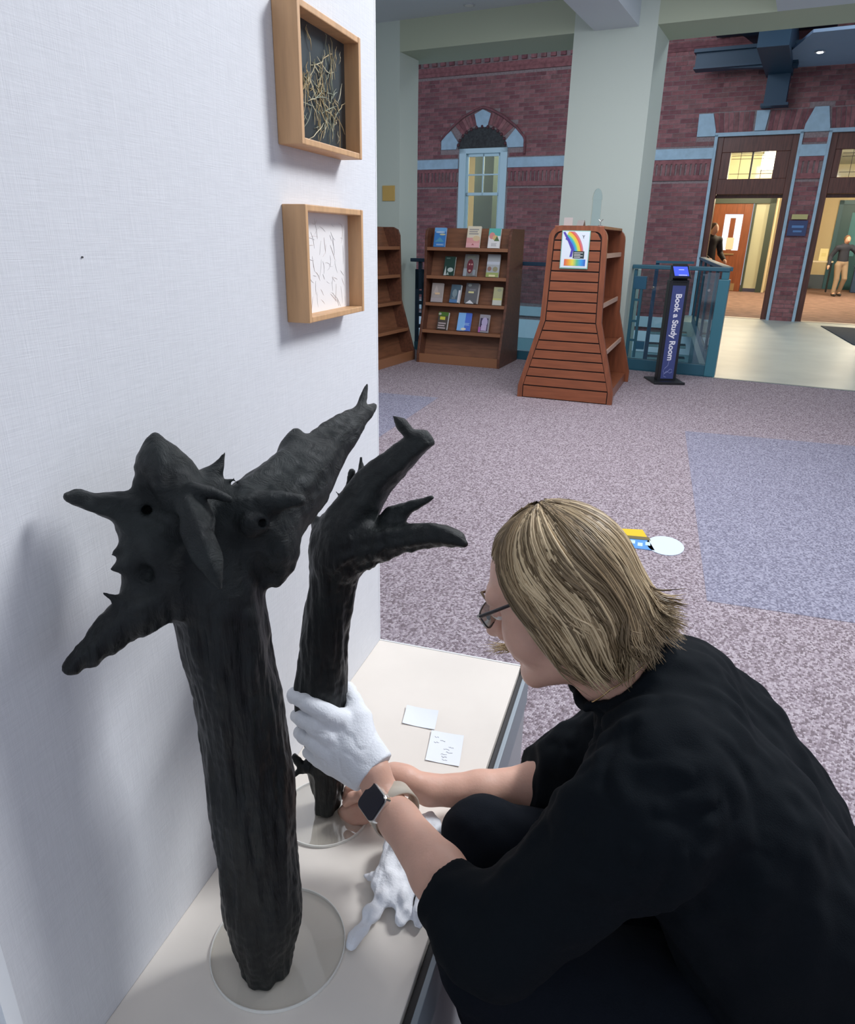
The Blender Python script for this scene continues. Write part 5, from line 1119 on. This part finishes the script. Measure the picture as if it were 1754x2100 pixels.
# wristwatch
ax = (EL_L - WR_L) / np.linalg.norm(EL_L - WR_L)
wc = at(806, 1660, .992); view = np.array([0, 0, CAMH]) - wc; view /= np.linalg.norm(view)
view = view - ax * view.dot(ax); view /= np.linalg.norm(view); sd = np.cross(ax, view)
left = CM @ np.array([-1.0, .25, 0])
if sd.dot(left) < 0: sd = -sd
th = math.radians(22); nw = view * math.cos(th) + sd * math.sin(th); tw = np.cross(nw, ax)
wat = link('wristwatch', None, WO, tuple(wc - WB)); R = Matrix((tuple(ax), tuple(tw), tuple(nw))).transposed().to_4x4(); R.translation = Vector(wc - WB); wat.matrix_local = R
def rbox(w, h, r, z0, z1, n=5):
    P = []
    for cx_, cy_, a0 in ((w - r, h - r, 0), (-w + r, h - r, PI / 2), (-w + r, -h + r, PI), (w - r, -h + r, 1.5 * PI)): P += [(cx_ + r * math.cos(a0 + PI / 2 * i / n), cy_ + r * math.sin(a0 + PI / 2 * i / n)) for i in range(n + 1)]
    b = MB(); b.prism(P, 2, z0, z1); return b
build('watch_case', rbox(.0235, .0205, .0085, .0318, .0430), mat('watch_silver', (.80, .78, .74), rough=.2, metal=.9), wat, bevel=.0015)
build('watch_screen', rbox(.0220, .0190, .0075, .0430, .0443), mat('watch_black', (.004, .005, .016), rough=.08, spec=.8), wat, bevel=.0006)
b = MB(); n = 40; r0, r1, w = .0318, .0342, .0138
V = [(x, r * 1.06 * math.cos(2 * PI * i / n), r * math.sin(2 * PI * i / n)) for x, r in ((-w, r0), (w, r0), (w, r1), (-w, r1)) for i in range(n)]
b.add(V, [(k * n + i, k * n + (i + 1) % n, ((k + 1) % 4) * n + (i + 1) % n, ((k + 1) % 4) * n + i) for k in range(4) for i in range(n)])
build('watch_strap', b, mat('strap_sand', (.50, .44, .36), rough=.6), wat, smooth=True)
b = MB(); b.tube([(.004, -.0200, .0340), (.004, -.0225, .0340)], .0028, 10); build('crown', b, _mats['watch_silver'], wat)

# eyes, glasses, earring, necklace
M_eye = mat('eye_white', (.75, .72, .68), rough=.15); M_iris = mat('iris', (.10, .13, .14), rough=.1); M_pupil = mat('pupil', (.005, .005, .005), rough=.1)
for l_ in (-1, 1):
    c = hd(.0695, l_ * .031, -.002) - WB; b = MB(); b.ball(c, .0115, 16, 12); e_ = build('eye', b, M_eye, WO, smooth=True)
    b = MB(); b.ball(c + HF * .0078 - HU * .002, (.0055, .0055, .0055), 12, 8); build('iris', b, M_iris, e_, smooth=True)
    b = MB(); b.ball(c + HU * .0026 + HF * .0003, .0124, 16, 12); build('upper_eyelid', b, M_skin, e_, smooth=True)
    b = MB(); b.tube([hd(.086, l_ * .014, .020) - WB, hd(.087, l_ * .030, .025) - WB, hd(.076, l_ * .046, .020) - WB], [.0012, .002, .001], 6); build('eyebrow', b, mat('brow_hair', (.22, .15, .09), rough=.8), WO, smooth=True)
M_lip = mat('lip_rose', (.50, .215, .19), rough=.4)
b = MB(); b.tube([hd(.0715, .0205, -.0715) - WB, hd(.0775, .010, -.0665) - WB, hd(.0795, 0, -.0675) - WB, hd(.0775, -.010, -.0665) - WB, hd(.0715, -.0205, -.0715) - WB], [.001, .0042, .0046, .0042, .001], 8)
b.tube([hd(.0695, .0185, -.0735) - WB, hd(.0750, .009, -.0785) - WB, hd(.0765, 0, -.0790) - WB, hd(.0750, -.009, -.0785) - WB, hd(.0695, -.0185, -.0735) - WB], [.001, .0048, .0054, .0048, .001], 8); build('lips', b, M_lip, WO, smooth=True)
M_gl = mat('spectacle_frame', (.020, .016, .018), rough=.25); gl = link('glasses', None, WO, tuple(HC - WB)); G = Matrix((tuple(HF), tuple(HL), tuple(HU))).transposed().to_4x4(); G.translation = Vector(HC - WB); gl.matrix_local = G @ Matrix.Translation((.078, 0, .004)) @ Matrix.Rotation(math.radians(20), 4, 'Y') @ Matrix.Translation((-.086, 0, -.004))
for l_ in (-1, 1):
    P = []
    for i in range(29):
        a = 2 * PI * i / 28; ca, sa = math.cos(a), math.sin(a); e = .55
        P.append((.1015 - .010 * abs(.034 * l_ + .024 * math.copysign(abs(ca) ** e, ca)) / .06, .034 * l_ + .0245 * math.copysign(abs(ca) ** e, ca), -.001 + .0120 * math.copysign(abs(sa) ** e, sa)))
    b = MB(); b.tube(P, .0011, 8, cap=False); build('rim', b, M_gl, gl, smooth=True)
    b = MB(); b.prism([(p[1], p[2]) for p in P[:-1]], 0, .0950, .0955); build('lens', b, M_glass, gl)
    b = MB(); b.tube([(.093, l_ * .059, .009), (.085, l_ * .066, .009), (.03, l_ * .0745, .006), (-.012, l_ * .0775, .004), (-.024, l_ * .076, -.012)], [.0022, .0026, .002, .0018, .0015], 8); build('temple', b, M_gl, gl, smooth=True)
b = MB(); b.tube([(.1, -.012, .004), (.1045, 0, .006), (.1, .012, .004)], .0014, 8); build('bridge', b, M_gl, gl, smooth=True)
M_gold = mat('gold_chain', (.70, .50, .24), rough=.25, metal=1)
b = MB(); b.ball(hd(-.010, .079, -.045) - WB, .0032, 10, 8); build('earring', b, M_gold, WO, smooth=True)
b = MB(); P = []
for i in range(41):
    a = 2 * PI * i / 40; P.append(NC + e1 * math.cos(a) * .0655 + e2 * math.sin(a) * .0655 + nk * (.010 - .018 * max(0, math.sin(a) if e2[0] < 0 else -math.sin(a))) - WB)
b.tube(P, .0009, 6, cap=False); build('necklace', b, M_gold, WO, smooth=True)

# hair: a bob built of locks
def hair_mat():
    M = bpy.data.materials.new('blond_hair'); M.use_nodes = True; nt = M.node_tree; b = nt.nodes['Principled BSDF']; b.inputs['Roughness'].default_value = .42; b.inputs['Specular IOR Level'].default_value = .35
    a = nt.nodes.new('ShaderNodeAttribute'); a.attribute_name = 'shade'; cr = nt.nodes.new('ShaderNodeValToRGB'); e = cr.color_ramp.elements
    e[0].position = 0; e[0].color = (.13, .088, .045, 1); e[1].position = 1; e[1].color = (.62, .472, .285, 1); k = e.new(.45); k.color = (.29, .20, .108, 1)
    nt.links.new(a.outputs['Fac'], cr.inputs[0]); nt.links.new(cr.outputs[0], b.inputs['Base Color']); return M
M_hair = hair_mat()
def hair_path(phi, th0, layer, end_u, flick, sweep, wob, K=18):
    """local (f,l,u) polyline: over the skull from polar angle th0, then hanging to end_u"""
    out = []; n1 = 9; s = math.copysign(1, phi); ap = abs(phi); back = max(0.0, (ap - 105) / 75); front = max(0.0, (115 - ap) / 65)
    for i in range(n1):
        t = i / (n1 - 1); th = math.radians(th0 + (92 - th0) * t); p = math.radians(ap + sweep * t * t) * s; R = 1 + layer * min(1, .35 + t)
        out.append(np.array([-.006 + .086 * R * math.sin(th) * math.cos(p), .0835 * R * math.sin(th) * math.sin(p), .022 + .093 * R * math.cos(th)]))
    q = out[-1]; od = np.array([q[0] + .006, q[1], 0]); od /= np.linalg.norm(od); L = q[2] - end_u
    side = np.cross(od, [0, 0, 1]) * s
    for i in range(1, K - n1 + 1):
        t = i / (K - n1)
        out.append(q + np.array([-(.026 * t + .012 * t * t) * front - .006 * t, 0, -L * t]) + od * (.006 * math.sin(t * PI) - .020 * t * t * (1 - back) + flick * max(0, t - .4) ** 1.6 * 2.2) + np.array([0, 0, flick * max(0, t - .55) ** 2 * 2]) + side * wob * math.sin(t * 7.5 + wob) * .009 * t)
    out = np.array(out)
    for _ in range(3): out[1:-1] = out[1:-1] * .5 + (out[:-2] + out[2:]) * .25
    return out
def tubes(name, paths, radii, shades, sides=4):
    Pp = np.array(paths); S, K, _ = Pp.shape; T = np.gradient(Pp, axis=1); T /= np.linalg.norm(T, axis=2)[..., None] + 1e-9
    ctr = Pp - np.array([-.006, 0, .0]); A = np.cross(T, ctr); A /= np.linalg.norm(A, axis=2)[..., None] + 1e-9; Bn = np.cross(A, T)
    V = np.stack([Pp + radii[..., None] * (A * math.cos(2 * PI * j / sides) * 1.5 + Bn * math.sin(2 * PI * j / sides) * .8) for j in range(sides)], 2)
    V = V.reshape(-1, 3) @ HB + (HC - WB)
    s_, k_, j_ = np.meshgrid(np.arange(S), np.arange(K - 1), np.arange(sides), indexing='ij'); base = (s_ * K + k_) * sides; j2 = (j_ + 1) % sides
    Q = np.stack([base + j_, base + j2, base + sides + j2, base + sides + j_], -1).reshape(-1, 4)
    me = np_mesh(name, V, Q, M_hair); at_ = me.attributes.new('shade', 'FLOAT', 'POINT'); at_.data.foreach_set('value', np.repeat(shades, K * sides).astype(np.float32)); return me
paths, rad, shd = [], [], []
K = 18; taper = np.concatenate([np.linspace(.75, 1, 4), np.ones(K - 8), np.array([.85, .65, .4, .12])])
for c in range(420):
    s = 1 if rng.random() < .64 else -1; ap = rng.uniform(58, 180); th0 = rng.choice([5, 10, 20, 34, 48]) + rng.uniform(-3, 8)
    if rng.random() < .10: ap = rng.uniform(44, 58); th0 = rng.uniform(8, 24)
    lay = rng.uniform(.012, .11); back = max(0, (ap - 105) / 75)
    eu = -.068 + .004 * back - .014 * math.exp(-((ap - 125) / 28) ** 2) + rng.normal(0, .011); fl = (.005 + .030 * back) * rng.uniform(.3, 1.2); sw = rng.uniform(20, 36) * max(.08, 1 - back); wb_ = rng.normal(0, 1.1); sh = np.clip(rng.normal(.50, .33), 0, 1)
    for k in range(12):
        paths.append(hair_path(s * min(179, ap + rng.normal(0, 1.9)), max(2, th0 + rng.normal(0, 2)), max(.0, lay + rng.normal(0, .010)), eu + rng.normal(0, .006), fl * rng.uniform(.8, 1.2), sw + rng.normal(0, 1.6), wb_ + rng.normal(0, .25), K))
        rad.append(taper * rng.uniform(.0005, .0011)); shd.append(np.clip(sh + rng.normal(0, .12), 0, 1))
for c in range(48):                                                  # far-side lock hanging past the mouth
    P = [(-.02, -.084, .05), (.02, -.088, .03), (.045, -.086, -.01), (.060, -.080, -.050), (.078, -.070, -.080), (.106, -.058, -.094), (.138, -.048, -.094)]
    P = np.array([np.array(p) + rng.normal(0, .0012 + .0009 * n, 3) for n, p in enumerate(P)]); t = np.linspace(0, len(P) - 1, K); i = np.minimum(t.astype(int), len(P) - 2); f_ = (t - i)[:, None]
    paths.append(P[i] * (1 - f_) + P[i + 1] * f_); rad.append(taper * .0007); shd.append(np.clip(rng.normal(.9, .12), 0, 1))
for c in range(1500):                                                # hairline over the forehead, combed back and aside
    ap = rng.uniform(4, 62); s = 1 if rng.random() < .6 else -1; the = 50 + 14 * (ap / 62) ** 2 + rng.normal(0, 2.0); tt = np.linspace(0, 1, K); lay = rng.uniform(.004, .05)
    th = np.radians(rng.uniform(4, 30) * (1 - tt) + the * tt); p = np.radians(ap + (38 - ap * .45) * (1 - tt)) * s; R = 1 + lay * np.sin(tt * PI * .9 + .3)
    paths.append(np.stack([-.006 + .086 * R * np.sin(th) * np.cos(p), .0835 * R * np.sin(th) * np.sin(p), .022 + .091 * R * np.cos(th)], 1)); rad.append(taper[::-1].copy() * rng.uniform(.0005, .001)); shd.append(np.clip(rng.normal(.36, .18), 0, 1))
for c in range(14):                                                  # thin strand down the far side of the forehead
    P = np.array([(.03, -.03, .105), (.062, -.05, .075), (.080, -.055, .04), (.086, -.058, .005), (.083, -.062, -.02)]) + rng.normal(0, .0015, (5, 3)); t = np.linspace(0, 4, K); i = np.minimum(t.astype(int), 3); f_ = (t - i)[:, None]
    paths.append(P[i] * (1 - f_) + P[i + 1] * f_); rad.append(taper * .0008); shd.append(.6)
hair = link('hair', tubes('hair', paths, np.array(rad), np.array(shd)), WO)
PH_ = [hair_path(a, 1, .008, -.050 + .006 * max(0, (abs(a) - 105) / 75), .0, 28 * max(.1, 1 - max(0, (abs(a) - 105) / 75)), 0, K) for a in list(np.linspace(56, 180, 26)) + list(np.linspace(-180, -56, 26))]
V = (np.array(PH_).reshape(-1, 3)) @ HB + (HC - WB); n = len(PH_); Q = np.array([[i * K + k, (i + 1) * K + k, (i + 1) * K + k + 1, i * K + k + 1] for i in range(n - 1) for k in range(K - 1)])
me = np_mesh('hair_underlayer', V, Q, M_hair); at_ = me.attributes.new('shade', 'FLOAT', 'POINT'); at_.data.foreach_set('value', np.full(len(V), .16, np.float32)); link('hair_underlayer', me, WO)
V = [(-.006 + .0865 * math.sin(th) * math.cos(p), .084 * math.sin(th) * math.sin(p), .022 + .0920 * math.cos(th)) for p in np.radians(np.linspace(-66, 66, 24)) for th in np.radians(np.linspace(1, 52, 10))]
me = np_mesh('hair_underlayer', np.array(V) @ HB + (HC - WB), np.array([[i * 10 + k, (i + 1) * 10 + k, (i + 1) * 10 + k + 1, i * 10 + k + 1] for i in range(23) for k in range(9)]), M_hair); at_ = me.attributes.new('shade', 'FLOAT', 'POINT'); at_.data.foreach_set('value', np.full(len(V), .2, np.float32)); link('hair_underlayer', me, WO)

# ================================================================== PEOPLE IN THE LOBBY
def walker(label, u, v, rz, h, J, top, bottom, hairc, skin=(.55, .34, .26)):
    """J: joint table in metres for a 1.7 m figure, x right, y back, z up; faces -y before rz"""
    t = thing('person', label, 'person', hall(u, v, 0), HR + rz); k = h / 1.7; ms = mat('far_skin', skin, rough=.6)
    def fld(): return Field(np.arange(-.55, .55, .012), np.arange(-.50, .50, .012), np.arange(-.01, 1.80, .012))
    def put(n, F, m):
        P, Q = F.surface(); return link(n, np_mesh(n, relax(P, Q, 1) * k, Q, m), t)
    g = {n: np.array(p, float) for n, p in J.items()}
    F = fld(); F.ell(g['head'], (.078, .095, .115), k=.02); F.ell(g['head'] + np.array([0, -.085, -.03]), (.018, .03, .03), k=.02); F.cap(g['head'] + np.array([0, .02, -.08]), g['neck'], .052, .055, .02)
    F.cap(g['neck'] + np.array([0, .01, -.1]), g['hip'], .10, .12, .04)
    for s in ('l', 'r'):
        F.chain([(g['sh_' + s], .05), (g['el_' + s], .038), (g['wr_' + s], .027), (g['wr_' + s] + (g['wr_' + s] - g['el_' + s]) * .28, .036), (g['wr_' + s] + (g['wr_' + s] - g['el_' + s]) * .6, .016)], k=.015)
        F.chain([(g['hp_' + s], .08), (g['kn_' + s], .055), (g['an_' + s], .04), (g['an_' + s] + np.array([0, -.14, -.05]), .035)], k=.02)
    put('body', F, ms)
    F = fld(); F.cap(g['neck'] + np.array([0, .01, -.07]), g['hip'] + np.array([0, 0, .04]), .135, .15, .05, sq=(0, 1, 0), fl=.8)
    for s in ('l', 'r'): F.cap(g['neck'] + np.array([0, 0, -.09]), g['sh_' + s], .09, .075, .04); F.chain([(g['sh_' + s], .072), (g['el_' + s], .058), (g['wr_' + s], .045)], k=.02)
    put('shirt', F, mat('far_top_%02x%02x' % (int(top[0] * 255), int(top[2] * 255)), top, rough=.8))
    F = fld(); F.ell(g['hip'], (.165, .125, .13), k=.03)
    for s in ('l', 'r'): F.chain([(g['hp_' + s], .098), (g['kn_' + s], .072), (g['an_' + s] + np.array([0, 0, .03]), .056)], k=.02)
    put('trousers', F, mat('far_bottom_%02x%02x' % (int(bottom[0] * 255), int(bottom[2] * 255)), bottom, rough=.8))
    for s in ('l', 'r'):
        F = fld(); a = g['an_' + s]; F.chain([(a + np.array([0, .04, -.03]), .045), (a + np.array([0, -.15, -.045]), .038)], k=.02); put('shoe', F, mat('far_shoe', (.03, .03, .035), rough=.6))
    F = fld(); F.ell(g['head'] + np.array([0, .022, .028]), (.088, .098, .105), k=.01); F.half(g['head'] + np.array([0, -.05, .03]), (0, -1, -.45), g['head'] - .2, g['head'] + .2, .01); put('hair', F, mat('far_hair_%02x' % int(hairc[0] * 255), hairc, rough=.7))
walker('distant person in dark top and beige trousers walking through the lobby, hand raised', 2.02, 8.35, .35, 1.58, dict(head=(.02, -.03, 1.56), neck=(0, 0, 1.42), hip=(.03, .02, .93), sh_l=(.19, 0, 1.36), el_l=(.34, -.08, 1.20), wr_l=(.22, -.25, 1.36), sh_r=(-.19, 0, 1.34), el_r=(-.31, .06, 1.10), wr_r=(-.36, -.05, .88),
       hp_l=(.10, .0, .86), kn_l=(.13, -.10, .50), an_l=(.10, .02, .09), hp_r=(-.08, 0, .86), kn_r=(-.06, -.05, .48), an_r=(-.10, -.10, .085)), (.022, .028, .050), (.30, .23, .17), (.16, .09, .055))
walker('distant person in black standing at the left jamb of the first doorway', -.72, 2.3, .75, 1.70, dict(head=(0, -.05, 1.58), neck=(0, 0, 1.44), hip=(0, .02, .95), sh_l=(.19, 0, 1.37), el_l=(.26, -.02, 1.10), wr_l=(.22, -.22, .98), sh_r=(-.19, 0, 1.37), el_r=(-.25, .0, 1.10), wr_r=(-.18, -.22, 1.0),
       hp_l=(.09, 0, .88), kn_l=(.10, -.03, .50), an_l=(.10, .02, .085), hp_r=(-.09, 0, .88), kn_r=(-.10, -.03, .50), an_r=(-.10, .0, .085)), (.012, .012, .018), (.014, .014, .02), (.05, .03, .022))
